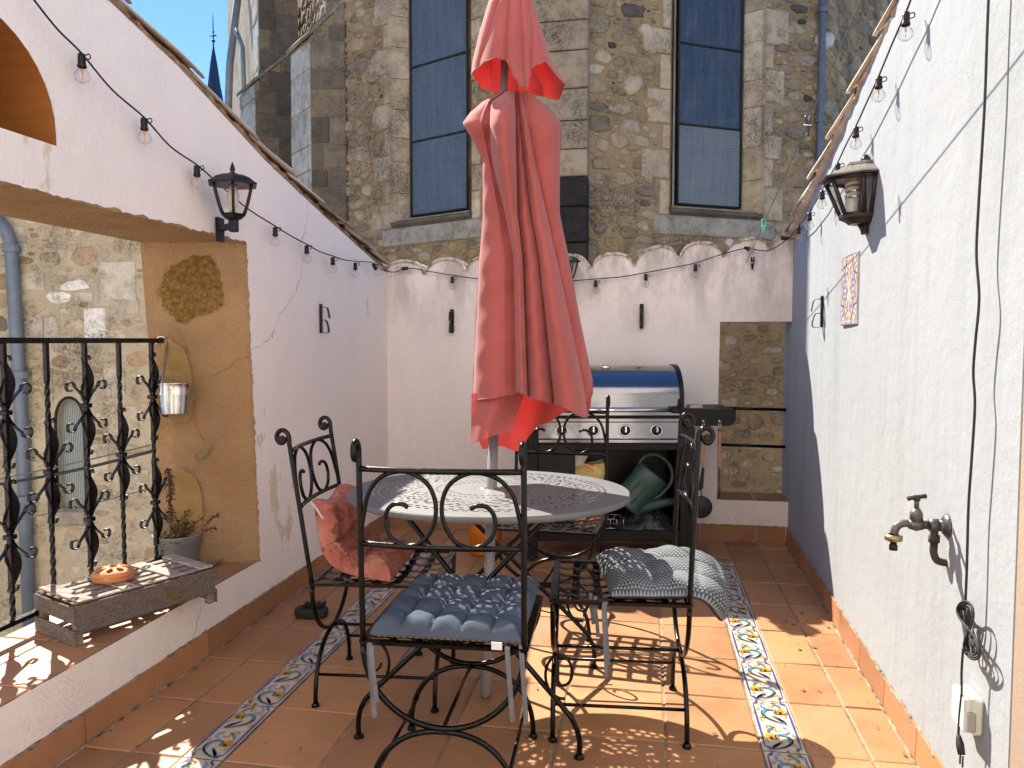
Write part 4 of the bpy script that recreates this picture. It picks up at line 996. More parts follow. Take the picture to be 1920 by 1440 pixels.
chair('black wrought iron chair at the right of the table, patterned cushion sliding off its seat', (-.094, 2.640, 0), R(94.5), .022)
chair('black wrought iron chair beside the left wall with a crumpled coral cushion on it', (-.957, 2.730, 0), R(-84.8), .080, (1, 1, .96))
chair('black wrought iron chair with bare seat behind the table, in front of the barbecue', (-.428, 3.500, 0), R(176.3), .03)

# ---------- perforated round table
TX, TY, TZ = -.560, 2.705, .763; TILT = lambda y: -.027*y; TR = .502
tb = thing('round_table', 'round pale grey metal table with pierced top and black crossed legs', 'table', (TX, TY, 0))
holes = set(); NR, NA = 100, 400; dr = TR/NR
def slots(r0, n, frac, phase=0, w=1, amp=0, lob=0, ph2=0):
    for k in range(n):
        for j in range(int(NA/n*frac)+1):
            a = (k/n+phase/n)*NA+j; ang = 2*PI*(k+phase)/n
            r = r0+(amp*abs(math.sin(lob*ang/2+ph2)) if lob else 0); i = int(r/dr)
            for q in range(w): holes.add((i+q, int(a) % NA))
slots(.412, 80, .55, 0, 2); slots(.394, 80, .55, .5, 2)
for q in range(5): slots(.215+.024*q, 66, .45, .5*(q % 2), 2, .062, 10, 0)
slots(.350, 66, .4, .2, 2, -.03, 10, 0)
slots(.150, 44, .5, 0, 2); slots(.190, 54, .4, .3, 2)
m = MB(); vs = []; fs = []
ri = [max(.022, i*dr) for i in range(NR+1)]; base = {}
for i in range(NR+1):
    if i*dr < .020: continue
    for a in range(NA): base[(i, a)] = len(vs); r = i*dr; vs.append((r*math.cos(2*PI*a/NA), r*math.sin(2*PI*a/NA), TZ+.004*(1-(r/TR)**2)+TILT(r*math.sin(2*PI*a/NA))))
for i in range(NR):
    if (i, 0) not in base: continue
    for a in range(NA):
        if (i, a) in holes: continue
        fs.append((base[(i, a)], base[(i+1, a)], base[(i+1, (a+1) % NA)], base[(i, (a+1) % NA)]))
m.smooth = False; m.add(vs, fs); top = m.build('table_top', M['ttop'], tb)
sm = top.modifiers.new('thickness', 'SOLIDIFY'); sm.thickness = .0012; sm.offset = -1
m = MB(); m.smooth = True; m.lathe([(TR-.004, TZ-.0015), (TR+.0015, TZ-.0015), (TR+.003, TZ-.005), (TR+.003, TZ-.020), (TR-.001, TZ-.022), (TR-.004, TZ-.019), (TR-.004, TZ-.0015)], (0, 0, 0), 96); m.v = [(x, y, z+TILT(y)) for x, y, z in m.v]; m.build('rim', M['ttop'], tb)
m = MB(); m.smooth = True; m.lathe([(.021, TZ+.004), (.034, TZ+.006), (.036, TZ+.003), (.030, TZ+.0045)], (0, 0, 0), 28); m.build('pole_ring', M['ttop'], tb)
for sy in (-1, 1):
    for sg in (-1, 1):
        y0 = sy*(.375 if sy < 0 else .30); off = .012*sg
        P = smoothpts([(sg*.362, y0, .006), (sg*.362, y0, .06), (sg*.345, y0+.004*sy, .115), (sg*.300, y0, .170), (sg*.05, y0*.88+off, .415), (-sg*.235, y0*.72+off, .712+TILT(y0*.7)), (-sg*.255, y0*.70+off, .738+TILT(y0*.7))], 6)
        m = MB(); m.tube(P, .0088, 8); m.lathe([(.001, 0), (.017, 0), (.016, .006), (.010, .012)], (sg*.362, y0, .0005), 14)
        lg = m.build('leg', M['iron'], tb)
        C = np.array([sg*.292, y0, .262]); P = []
        for a in np.linspace(0, 2*PI*1.22, 34):
            k = lerp(1.0, .42, a/7.7); P.append(C+np.array([sg*.056*k*math.sin(a+PI*.92)+.012*sg, 0, .078*k*math.cos(a+PI*.92)+.012*(1-k)]))
        MB().tube(P, .0048, 7).build('scroll', M['iron'], lg)
for sy in (-1, 1):
    y0 = sy*(.375 if sy < 0 else .30)
    m = MB(); m.tube([(-.262, y0*.70, .739+TILT(y0*.7)), (.262, y0*.70, .739+TILT(y0*.7))], .008, 7); m.build('top_bar', M['iron'], tb)
m = MB(); m.tube([(.0, -.33, .425), (.0, .26, .425)], .006, 7); m.build('cross_bar', M['iron'], tb)

# ---------- folded parasol through the table
PX0 = atz(910, 1308, 0); PTOP = atd(952, -75, 2.79)
um = thing('parasol', 'closed faded red parasol standing through the table', 'parasol', (float(PX0[0]), float(PX0[1]), 0))
ax = (PTOP-PX0); at_ = lambda z: PX0+ax*(z/ax[2])
m = MB(); m.tube([at_(.004), at_(.02), at_(1.03)], [.0175, .0195, .0195], 18); lowp = m.build('pole', M['polegrey'], um, True)
m = MB(); m.tube([at_(1.0)+[.012, 0, 0], at_(1.6), at_(PTOP[2])], .0145, 14); m.build('upper_pole', M['polegrey'], um, True)
m = MB(); m.lathe([(.02, -.03), (.026, -.025), (.026, .02), (.021, .03)], at_(1.02), 16, ax=ax); m.build('collar', M['darksteel'], lowp, True)
DEP = 2.79
D3_ = np.array([FW[0], FW[1], 0]); VT = [(172, 938, 948, 966, 972, 978, 990), (190, 905, 921, 966, 973, 981, 1014), (212, 880, 918, 967.5, 975, 986, 1040), (232, 866, 917, 968, 977, 990, 1053), (262, 886, 918, 968, 980, 996, 1052), (300, 904, 922, 969, 984, 1002, 1050), (400, 905, 946, 971, 996, 1025, 1050), (480, 898, 962, 980, 1010, 1043, 1066), (600, 892, 965, 985, 1022, 1070, 1088), (740, 886, 967, 990, 1036, 1099, 1117), (860, 881, 968, 993, 1045, 1110, 1128)]
VY = [v[0] for v in VT]; VX = np.array([v[1:] for v in VT], float)
def valley(y): return np.array([np.interp(y, VY, VX[:, k]) for k in range(6)])
def frontpt(u, y):
    v = valley(y); W = v[5]-v[0]; k = min(4, int(u*5)); t = u*5-k; w = v[k+1]-v[k]
    e = lerp(.16, .5, min(1, max(0, (y-172)/60)))
    tt = t if k not in (0, 4) else (t**.8 if k == 4 else 1-(1-t)**.8)
    x = v[k]+w*tt
    g = (x-v[0])/W; round_ = math.sqrt(max(0, 1-(2*g-1)**2))
    wm = w/1440*DEP; rel = math.sin(PI*t)**.5*wm*(1.15 if k in (1, 2, 3) else .32)+(.03 if k == 1 else 0)*math.sin(PI*t)**.5
    seam = .012*math.exp(-((t-.80)/.05)**2) if k == 0 else 0
    d = DEP-W/1440*DEP*.30*round_-rel+.012+ (.02 if k in (2,) else 0)
    d += .004*math.sin(y*.045+u*9)+.003*math.sin(y*.11+u*23)-seam
    return x, d
def hemf(u):
    return ci(u, [0, .1, .19, .21, .39, .41, .5, .59, .61, .79, .81, .9, 1], [752, 749, 741, 736, 742, 746, 752, 758, 760, 784, 770, 742, 716])
m = MB(); m.smooth = True
def can_front(u, s):
    y = 171+(hemf(u)-171)*s; x, d = frontpt(u, y); return atd(x, y, d)
m.grid(can_front, 121, 90)
def hemb(u): return ci(u, [0, .14, .32, .56, .74, .88, 1], [722, 772, 795, 846, 836, 842, 790])
def can_back(u, s):   # runs from the right silhouette round the back to the left one
    y = 171+(hemb(u)-171)*s; v = valley(y); W = v[5]-v[0]; g = 1-u
    if s > .86 and u > .6: g = g
    t = (u*6) % 1; x = v[0]+W*g
    x = v[0]+W*(g*lerp(1, .80, min(1, max(0, (y-690)/130))**1.5)+.012*math.sin(PI*2*g))
    d = DEP+W/1440*DEP*.40*math.sqrt(max(0, 1-(2*g-1)**2))+(.5+.5*math.sin(2*PI*u*2.5+1))*.03*math.sin(PI*u)
    return atd(x, y, d)
m.grid(can_back, 91, 70)
# loose corner of cloth hanging at the lower left
def flap(u, s):
    x = lerp(lerp(884, 883, s), lerp(986, 958, s), u); y = lerp(lerp(738, 730, u), lerp(837, 812, u**.8), s)-4*math.sin(PI*u)*s
    return atd(x, y, DEP-.055-.05*math.sin(PI*min(1, u*1.1))+.012*math.sin(u*8+s*3)-.015*s)
m.grid(flap, 24, 14)
canp = m.build('canopy', M['canopy'], um, True)
m = MB(); m.tube([can_front(u, .997)-D3_*.002 for u in np.linspace(0, 1, 121)], .0026, 5); m.build('hem', M['canopy'], canp, True)
# top vent flap
FT = [(-62, 950, 953, 956, 959, 962, 965), (-20, 932, 941, 955, 968, 978, 985), (0, 917, 934, 955, 976, 990, 999), (60, 899, 916, 951, 979, 999, 1017), (115, 886, 899, 948, 981, 996, 1036), (160, 881, 893, 946, 984, 994, 1063), (200, 879, 890, 944, 986, 996, 1070)]
FY = [v[0] for v in FT]; FX = np.array([v[1:] for v in FT], float)
def fv(y): return np.array([np.interp(y, FY, FX[:, k]) for k in range(6)])
fhem = lambda u: (ci(u, [0, .10, .2, .25, .32, .4, .45, .5, .57, .65, .70, .77, .8, .85, .93, 1], [140, 132, 126, 115, 109, 113, 124, 146, 163, 168, 164, 146, 130, 121, 116, 158]))
m = MB(); m.smooth = True
def vf(u, s):
    y = -62+(fhem(u)+62)*s; v = fv(y); W = v[5]-v[0]; k = min(4, int(u*5)); t = u*5-k; w = v[k+1]-v[k]; x = v[k]+w*t; g = (x-v[0])/W
    d = DEP-W/1440*DEP*.42*math.sqrt(max(0, 1-(2*g-1)**2))-math.sin(PI*t)**.7*w/1440*DEP*.38
    return atd(x, y, d)
m.grid(vf, 121, 60)
bhem = lambda u: (ci(u, [0, .12, .3, .5, .7, .85, 1], [158, 188, 180, 172, 178, 168, 140]))
def vb(u, s):
    y = -62+(bhem(u)+62)*s; v = fv(y); W = v[5]-v[0]; g = 1-u; x = v[0]+W*g
    if u < .3: x -= .0
    d = DEP+W/1440*DEP*.34*math.sqrt(max(0, 1-(2*g-1)**2))+abs(math.sin(PI*u*4))**.7*.03
    return atd(x, y, d)
m.grid(vb, 81, 40)
vfl = m.build('vent_flap', M['canopy'], um, True)
m = MB(); m.tube([vf(u, .997) for u in np.linspace(0, 1, 121)], .0024, 5); m.build('hem', M['canopy'], vfl, True)
m = MB(); m.lathe([(.001, .05), (.02, .04), (.024, .02), (.012, .0), (.02, -.01)], PTOP+[0, 0, .0], 14); m.build('finial', M['polegrey'], um, True)
for k in range(4):
    a = k*PI/2+.5; m = MB(); b0 = at_(2.1)+np.array([.03*math.cos(a), .03*math.sin(a), 0]); b1 = at_(1.30)+np.array([.055*math.cos(a), .05*math.sin(a)+.02, 0]); m.tube([b0, b1], .006, 6); m.build('rib', M['polegrey'], um, True)

# ---------- cushions
def quadpt(c, u, v): return (np.array(c[0])*(1-u)+np.array(c[1])*u)*(1-v)+(np.array(c[3])*(1-u)+np.array(c[2])*u)*v
def tuft(u, v, n, p=.42): return (abs(math.sin(PI*u*n))*abs(math.sin(PI*v*n)))**p
cu = thing('seat_cushion', 'slate-blue tufted cushion on the chair nearest the viewer', 'cushion', (-.553, 2.19, .48), group='chair cushions')
K = [atz(692, 1192, .49), atz(978, 1207, .49), atz(1012, 1098, .505), atz(783, 1092, .505)]
def ctop(u, v):
    p = quadpt(K, u, v); eu = min(u, 1-u); ev = min(v, 1-v); e = min(1, min(eu, ev)/.085); edge = math.sqrt(max(0, 1-(1-e)**2))
    out = .012*math.sin(PI*u)*(1 if v < .5 else -1)*0
    h = .004+edge*(.022+.020*(abs(math.sin(PI*u*5))*abs(math.sin(PI*v*4)))**.42); w = .0025*math.sin(u*41+v*17)*math.sin(v*37)
    return p+np.array([0, 0, h+w*edge])
m = MB(); m.smooth = True; m.grid(ctop, 81, 81); m.build('cushion_top', M['cushion_blue'], cu, True)
m = MB(); m.smooth = True
def cbot(u, v):
    p = quadpt(K, u, v); e = min(1, min(min(u, 1-u), min(v, 1-v))/.10); m.col = (u, v, 0); return p+np.array([0, 0, .0035-.014*math.sqrt(max(0, 1-(1-e)**2))])
n_ = 41; G = [[cbot(i/(n_-1), j/(n_-1)) for i in range(n_)] for j in range(n_)]
def uvgrid(mb, fn, nu, nv, flip=False, sc=1.0):
    P = [[fn(i/(nu-1), j/(nv-1)) for i in range(nu)] for j in range(nv)]
    for j in range(nv-1):
        for i in range(nu-1):
            mb.col = ((i+.5)/(nu-1)*sc, (j+.5)/(nv-1)*sc, 0)
    return P
def uvmesh(fn, nu, nv, name, mat, parent, sc=1.0, flip=False):
    me = bpy.data.meshes.new(name); vs = [fn(i/(nu-1), j/(nv-1)) for j in range(nv) for i in range(nu)]
    o = np.zeros(3); p = parent
    while p is not None: o += np.array(p.location); p = p.parent
    fs = [((j*nu+i), (j*nu+i+1), ((j+1)*nu+i+1), ((j+1)*nu+i)) for j in range(nv-1) for i in range(nu-1)]
    if flip: fs = [f[::-1] for f in fs]
    me.from_pydata([tuple(np.array(v)-o) for v in vs], [], fs); me.materials.append(mat); me.polygons.foreach_set('use_smooth', [True]*len(fs))
    at = me.color_attributes.new('Col', 'FLOAT_COLOR', 'POINT'); at.data.foreach_set('color', [c for j in range(nv) for i in range(nu) for c in (i/(nu-1)*sc, j/(nv-1)*sc, 0, 1)])
    ob = bpy.data.objects.new(name, me); COL.objects.link(ob); ob.parent = parent; return ob
uvmesh(cbot, 41, 41, 'cushion_lining', M['print2'], cu, 1.0, True)
for (px, py, L_) in ((693, 1205, .20), (697, 1210, .15), (951, 1212, .20), (977, 1205, .22)):
    a = atz(px, py, .488); P = [a, a+[.003, -.012, -.02], a+[.010, -.016, -L_*.5], a+[.016, -.010, -L_]]
    m = MB(); m.strip(smoothpts(P, 4), .013, .0015, (1, .3, 0)); m.build('tie', M['ribbon'], cu, True)
a = atz(931, 1206, .492); m = MB(); m.box(a+[-.013, -.006, -.016], a+[.016, -.003, .004]); m.build('care_label', M['paper'], cu, True)

cu = thing('seat_cushion', 'dark grey cushion printed with pale triangles, slipping off the right chair', 'cushion', (0.0, 2.64, .48), group='chair cushions')
K2 = [atz(1146, 1122, .488), atz(1318, 1122, .488), atz(1306, 1040, .488), atz(1117, 1047, .488)]
ue2 = (K2[1]-K2[0]); 
def bend(u, v):
    """runs along u over the seat and then hangs off its rear edge"""
    s = u*1.42; b = quadpt(K2, min(s, .86), v)
    if s > .86:
        q = s-.86; dirx = (K2[1]-K2[0]); L = np.linalg.norm(dirx); dirx = dirx/L; a = min(1.0, q/.30); ang = a*1.05*lerp(1.0, .72, v)
        hx = 0; hz = 0; n = 12
        for i in range(n):
            aa = min(1.0, (q*(i+.5)/n)/.30)*1.05*lerp(1.0, .72, v); hx += q/n*L*math.cos(aa); hz -= q/n*L*math.sin(aa)
        b = b+dirx*hx+np.array([0, 0, hz]); nn = np.array([dirx[0]*math.sin(ang), dirx[1]*math.sin(ang), math.cos(ang)])
    else: nn = np.array([0, 0, 1.0])
    tw = max(0, u-.72)/.28; c_ = quadpt(K2, min(s, .86), .35); b = b+(np.array([0, c_[1]-b[1], 0]))*tw**2*.55
    return b, nn
def c2top(u, v):
    b, nn = bend(u, v); e = min(1, min(min(u, 1-u), min(v, 1-v))/.10); ed = math.sqrt(max(0, 1-(1-e)**2)); return b+nn*(.004+ed*(.024+.026*tuft(u, v, 3, .45)+.003*math.sin(u*37+v*23)))
def c2bot(u, v):
    b, nn = bend(u, v); e = min(1, min(min(u, 1-u), min(v, 1-v))/.10); return b+nn*(.003-.012*math.sqrt(max(0, 1-(1-e)**2)))
uvmesh(c2top, 71, 71, 'cushion_top', M['print'], cu)
uvmesh(c2bot, 41, 41, 'cushion_lining', M['cushion_blue'], cu, 1, True)
for (px, py, L_) in ((1133, 1130, .235), (1136, 1128, .20), (1108, 1112, .10), (1117, 1118, .13)):
    a = atz(px, py, .486); P = [a, a+[-.002, -.008, -.03], a+[.004, -.010, -L_*.55], a+[.009, -.006, -L_]]
    m = MB(); m.strip(smoothpts(P, 4), .012, .0015, (1, .4, 0)); m.build('tie', M['ribbon'], cu, True)

cu = thing('seat_cushion', 'crumpled coral-pink cushion slumped against the left chair back', 'cushion', (-1.0, 2.72, .47), group='chair cushions')
dF = np.array([math.cos(R(5.2)), math.sin(R(5.2)), 0.]); dS = np.array([-dF[1], dF[0], 0.]); O = np.array([-.957, 2.730, .45])
prof = [(-.222, .275), (-.214, .20), (-.195, .11), (-.150, .045), (-.08, .012), (0.0, .006), (.065, .006)]
def pk(u, v):
    q = smoothpts([(a, b, 0) for a, b in prof], 8); f = v*(len(q)-1); i = min(len(q)-2, int(f)); p = q[i]+(q[i+1]-q[i])*(f-i); t = q[i+1]-q[i]; t /= np.linalg.norm(t); n = np.array([-t[1], t[0]]); n = n if n[0]+n[1] > 0 else -n
    wd = .205*(1-.10*math.sin(PI*v)); b = O+dF*p[0]+dS*((u-.5)*2*wd)+np.array([0, 0, p[1]]); nn = dF*n[0]+np.array([0, 0, n[1]]); return b, nn
from mathutils import noise as MN
def wr(u, v):
    w = MN.noise(Vector((u*3.1, v*3.1, 4.2))); a = 1-abs(MN.noise(Vector((u*5+w*1.6, v*9+w, 1.3)))); b = 1-abs(MN.noise(Vector((u*13+w*2, v*8, 7.7)))); return .011*(a**3-.4)+.007*(b**4-.3)
def wr_old(u, v): return .010*math.sin(u*13+3*math.sin(v*9))*math.sin(v*15+2*math.sin(u*7))+.006*math.sin(u*31+v*11)+.004*math.sin(v*43-u*19)
def pt_(u, v):
    b, nn = pk(u, v); e = min(1, min(min(u, 1-u), min(v, 1-v))/.13); ed = math.sqrt(max(0, 1-(1-e)**2)); return b+nn*(.006+ed*(.034+.024*tuft(u, v, 3, .4)+wr(u, v)))+dS*.012*math.sin(v*11)*(abs(u-.5)*2)+np.array([0, 0, .014*math.sin(u*9+1)*(1-v)**2])
def pb_(u, v):
    b, nn = pk(u, v); e = min(1, min(min(u, 1-u), min(v, 1-v))/.13); return b+nn*(.005-.004*math.sqrt(max(0, 1-(1-e)**2)))+dS*.012*math.sin(v*11)*(abs(u-.5)*2)+np.array([0, 0, .014*math.sin(u*9+1)*(1-v)**2])
m = MB(); m.smooth = True; m.grid(pt_, 130, 130); m.grid(pb_, 40, 40); m.build('cushion_body', M['pink'], cu, True)
a = pk(.02, .03)[0]; m = MB(); m.strip(smoothpts([a+[.0, -.005, .02], a+[.02, -.012, 0], a+[.05, -.02, -.035]], 5), .008, .0015, (0, 1, .3)); m.build('tie', M['paper'], cu, True)
# ================================================================== LEFT OPENING: railing and what stands by it
RX = -2.13
rg = thing('balcony_railing', 'black wrought iron railing with twisted bars and leaf scrolls in the left opening', 'railing', (RX, 2.2, .27))
m = MB(); m.box((RX-.016, .9, 1.292), (RX+.016, 3.145, 1.312)); m.build('top_rail', M['iron2'], rg, True)
m = MB(); m.box((RX-.012, .9, .330), (RX+.012, 3.10, .346)); m.build('bottom_rail', M['iron2'], rg, True)
def railbar(y, centres):
    m = MB(); m.smooth = False; n = 150; vs = []
    z0, z1 = .338, 1.296
    for i in range(n+1):
        z = lerp(z0, z1, i/n); tw = 0
        # square bar, twisted between the ornaments
        seg = min([1e9]+[abs(z-c) for c in centres])
        inside = seg > .19 and z < 1.16
        tw = (z*38) if inside else round(z*38/(PI/2))*PI/2*0
        a0 = tw+PI/4; r_ = .0085*(1.12 if inside else 1.25)
        vs.append([(RX+r_*math.cos(a0+k*PI/2), y+r_*math.sin(a0+k*PI/2), z) for k in range(4)])
    V = [p for ring in vs for p in ring]; fs = [(i*4+k, i*4+(k+1) % 4, (i+1)*4+(k+1) % 4, (i+1)*4+k) for i in range(n) for k in range(4)]
    m.add(V, fs); b = m.build('bar', M['iron2'], rg, True)
    for c in centres:
        for up in (1, -1):
            for sg in (1, -1):      # flat C-scrolls
                P = []; 
                for a in np.linspace(0, 1, 10): P.append((RX+.004, y+sg*(.006+.056*a**1.5), c+up*(.012+.062*a)))
                ce = np.array([RX+.004, y+sg*.087, c+up*.074])
                for a in np.linspace(0, 1.75*PI, 20):
                    k = .025*(1-.5*a/5.5); P.append(ce+np.array([0, -sg*k*math.cos(a), up*k*math.sin(a)]))
                m = MB(); m.strip(P, .013, .0035, (1, 0, 0)); m.build('scroll', M['iron2'], rg, True)
            # serpentine leaf on one side, broad acanthus leaf on the other
            P = [(RX+.010*math.sin(t*3), y-.016-.010*math.sin(t*PI*2.1)-.004*t, c+up*(.02+.165*t)) for t in np.linspace(0, 1, 18)]
            m = MB(); m.strip(P, [.010*math.sin(PI*min(1, .15+t*.85))+.002 for t in np.linspace(0, 1, 18)], .004, [(math.cos(t*4), math.sin(t*4), 0) for t in np.linspace(0, 1, 18)]); m.build('leaf', M['iron2'], rg, True)
            P = []; W_ = []
            for t in np.linspace(0, 1, 26): P.append((RX-.006+.012*math.sin(t*PI), y+.014+.008*math.sin(t*PI*1.15), c+up*(.030+.150*t))); W_.append(.005+.024*math.sin(PI*min(1, .05+t*1.0))**1.3*(1-.3*t))
            ce = np.array(P[-1])+[0, .012, 0]
            for a in np.linspace(0.3, 3.6, 9): P.append(ce+np.array([0, -.012*math.cos(a), up*.012*math.sin(a)])); W_.append(.010)
            m = MB(); m.strip(P, W_, .005, [(.35, 1, 0)]*26+[(1, 0, 0)]*9); m.build('leaf', M['iron2'], rg, True)
        m = MB(); m.bbox((RX, y, c), .034, .034, .018, None, .004); m.build('collar', M['iron2'], rg, True)
def cz(px, py): return float(atx(px, py, RX)[2])
ybar = [2.244-.19*4, 2.244-.19*3, 2.244-.19*2, 2.244-.19, 2.244, 2.430, 2.622, 2.816, 3.026]
hi = [cz(8, 774), cz(8, 1010)]; lo = [cz(92, 885)]; hm = [cz(163, 760), cz(172, 972)]; lo2 = [cz(229, 852)]; he = [cz(285, 744), cz(290, 942)]
for i, y in enumerate(ybar):
    k = (i-4) % 2
    c = hi if i == 4 else lo+[lo[0]-.40] if i == 5 else hm if i == 6 else lo2+[lo2[0]-.40] if i == 7 else he if i == 8 else (hi if k == 0 else lo)
    railbar(y, [q for q in c if q > .45])

# tin bucket hooked over the rail
bk_ = thing('tin_bucket', 'shiny galvanised bucket hanging from the railing by a flat hook', 'bucket', flatv(atx(325, 740, -2.02)))
bc = aty(327, 722, 3.075); bc = atx(328, 722, -2.04); TL = .16
axb = np.array([math.sin(TL)*.4, math.sin(TL), -math.cos(TL)]); axb = axb/np.linalg.norm(axb); axb = np.array([.05, -.12, -1.0]); axb /= np.linalg.norm(axb)
H_ = .128; m = MB(); m.smooth = True
pr_ = [(.055, 0), (.060, .035), (.064, .080), (.0655, .086), (.064, .092), (.0655, .098), (.0645, .104), (.068, H_), (.0705, H_+.003), (.0685, H_+.005), (.066, H_), (.053, .004)]
m.lathe(pr_, bc+axb*H_, 32, ax=-axb); m.lathe([(.055, 0), (.001, 0)], bc+axb*H_, 32, ax=-axb); m.build('pail', M['zinc'], bk_, True)
hk = np.array([RX, float(atx(303, 632, RX)[1]), 1.316]); e = bc+np.array([-.02, -.060, .012])
P = [hk+[-.022, .0, -.03], hk+[-.018, 0, -.004], hk+[0, 0, .004], hk+[.020, 0, -.002], hk+[.030, .002, -.03], lerp(hk+[.030, .002, -.03], e, .6), e, e+axb*.05]
m = MB(); m.strip(smoothpts(P, 6), .014, .003, (0, 1, 0)); m.build('hook', M['zinc'], bk_, True)

# upturned fruit crate
cr = thing('wooden_crate', 'weathered grey wooden fruit crate upturned on the tiled ledge', 'crate', (-1.9, 2.45, .272))
A0 = np.array([-1.885, 2.238, .2725]); A1 = np.array([-1.668, 2.722, .2725]); dl = A1-A0; LC = np.linalg.norm(dl); dl /= LC; dw = np.array([-dl[1], dl[0], 0]); WC = .262; HC = .140
Mx = np.array([dl, dw, [0, 0, 1]]).T
def plank(nm, c, sx, sy, sz, par=None, tint=1.0, rz=0.0, ry=0.0):
    k = random.uniform(.85, 1.12)*tint; q = MB(); q.col = (.27*k, .235*k, .21*k)
    Rm = np.array(Matrix.Rotation(rz, 3, 'Z')@Matrix.Rotation(ry, 3, 'Y')); q.bbox(A0+Mx@np.array(c), sx, sy, sz, Mx@Rm, .002); return q.build(nm, M['wood'], par or cr, True)
for (u, v) in ((.014, .014), (LC-.014, .014), (.014, WC-.014), (LC-.014, WC-.014)): plank('leg', (u, v, HC/2-.004), .026, .026, HC-.008, None, .95)
for v in (-.004, WC+.004): plank('side_board', (LC/2, v, HC-.050), LC, .008, .096, None, .62 if v < 0 else .9)
for u in (-.004, LC+.004):
    plank('end_board', (u, WC/2, HC-.034), .008, WC+.016, .056, None, .62); plank('end_board', (u, WC/2, .028), .008, WC+.016, .052, None, .62)
for k in range(5): plank('top_slat', (LC/2, .024+k*(WC-.048)/4, HC+.003), LC-.004, .030, .006, None, 1.55)
for u, rr in ((.035, .01), (LC*.37, -.02), (LC*.70, .03), (LC-.032, -.02)): plank('cross_slat', (u, WC/2, HC+.0095), .052, WC+.012, .006, None, 1.75, rr)
kn = MB(); kn.col = (.17, .115, .07); c = A0+Mx@np.array([LC*.68, -.0085, HC-.055])
P = [c+Mx@np.array([.045*math.cos(a)*random.uniform(.6, 1.2), 0, .030*math.sin(a)*random.uniform(.6, 1.2)]) for a in np.linspace(0, 2*PI, 16)[:-1]]
kn.prism(P, Mx@np.array([0, -.0012, 0])); kn.build('knot', M['wood'], cr, True)

# terracotta coil holder
tc_ = thing('clay_burner', 'round terracotta disc with petal cut-outs lying on the wooden crate', 'burner', flatv(A0+Mx@np.array([.205, .135, HC+.013])))
c = A0+Mx@np.array([.205, .135, HC+.0128]); RB = .073
m = MB(); m.smooth = True; m.lathe([(.055, 0), (.068, .004), (RB, .018), (RB, .021)], c, 36, capb=True); m.build('base', M['terracotta_pot'], tc_, True)
m = MB(); m.smooth = True; nr_, na = 18, 144; base = {}; vs = []; fs = []
for i in range(nr_+1):
    r_ = RB*i/nr_; z = .0225+.026*math.sqrt(max(0, 1-(i/nr_)**3.2))
    for a in range(na): base[(i, a)] = len(vs); vs.append(c+np.array([r_*math.cos(2*PI*a/na), r_*math.sin(2*PI*a/na), z]))
for i in range(nr_):
    for a in range(na):
        rr_ = (i+.5)/nr_; t = ((a/na*8) % 1)-.5; 
        if ((rr_-.56)/.26)**2+(t/.33)**2 < 1: continue
        if rr_ < .14: continue
        fs.append((base[(i, a)], base[(i+1, a)], base[(i+1, (a+1) % na)], base[(i, (a+1) % na)]))
m.add(vs, fs); li = m.build('lid', M['terracotta_pot'], tc_, True); sm = li.modifiers.new('thickness', 'SOLIDIFY'); sm.thickness = .007; sm.offset = -1

# potted plant and its saucer
pc = np.array([-2.035, 3.005, .272]); pc = atz(340, 1060, .272); pc[1] -= .02
ppl = thing('potted_plant', 'grey plastic pot with straggly red-stemmed plant and one dead stalk', 'plant', flatv(pc))
m = MB(); m.smooth = True; m.lathe([(.001, 0), (.078, 0), (.082, .004), (.098, .118), (.102, .120), (.106, .150), (.109, .153), (.106, .156), (.101, .152), (.098, .125)], pc, 36); m.build('pot', M['greypot'], ppl, True)
m = MB(); m.smooth = True; m.grid(lambda u, v: pc+np.array([.099*u*math.cos(2*PI*v), .099*u*math.sin(2*PI*v), .133+.006*math.sin(u*14+v*25)]), 8, 25); m.build('soil', M['soil'], ppl, True)
def leafquad(m, p, d, L, w):
    d = d/np.linalg.norm(d); s_ = np.cross(d, rng.normal(size=3)); s_ /= np.linalg.norm(s_)+1e-9; n = np.cross(d, s_)
    m.add([p, p+d*L*.35+s_*w*.5+n*w*.1, p+d*L*.75+s_*w*.4, p+d*L, p+d*L*.75-s_*w*.4, p+d*L*.35-s_*w*.5+n*w*.1], [(0, 1, 2, 3), (0, 3, 4, 5)])
st = MB(); lf = MB()
R3 = RT; D3 = np.array([FW[0], FW[1], 0]); D3 /= np.linalg.norm(D3)
for (dx, dy, h_, lean) in ((-.01, .0, .24, -.05), (.005, .01, .27, -.02), (.02, 0, .28, .03), (.03, .01, .22, .06), (.0, -.02, .20, .0), (-.03, 0, .17, -.10), (.015, .02, .25, .045)):
    P = [pc+R3*(dx)+D3*dy+np.array([0, 0, .13])]
    for k in range(1, 8): P.append(P[0]+R3*(lean*(k/7)**1.3+.006*math.sin(k*2+dx*90))+D3*.02*math.sin(k+dx*50)*(k/7)+np.array([0, 0, (h_-.13)*k/7]))
    st.tube(P, [.0035-.0003*k for k in range(8)], 6)
    for k in range(2, 8):
        for _ in range(7): leafquad(lf, P[k]+rng.normal(size=3)*.006, np.array([rng.normal(), rng.normal(), .6+rng.normal()*.4]), random.uniform(.012, .022), random.uniform(.004, .007))
for (pts) in (([(366, 1000), (385, 986), (398, 972), (410, 966)]), ([(366, 1002), (385, 996), (404, 990)])):
    P = smoothpts([atd(x, y, 3.30) for x, y in pts], 4); tw_ = MB(); tw_.tube(P, .0024, 6); tw_.build('twig', M['redstem'], ppl, True)
    for p in P[3:]:
        for _ in range(5): leafquad(lf, p, rng.normal(size=3)+np.array([0, 0, .6]), random.uniform(.010, .018), .006)
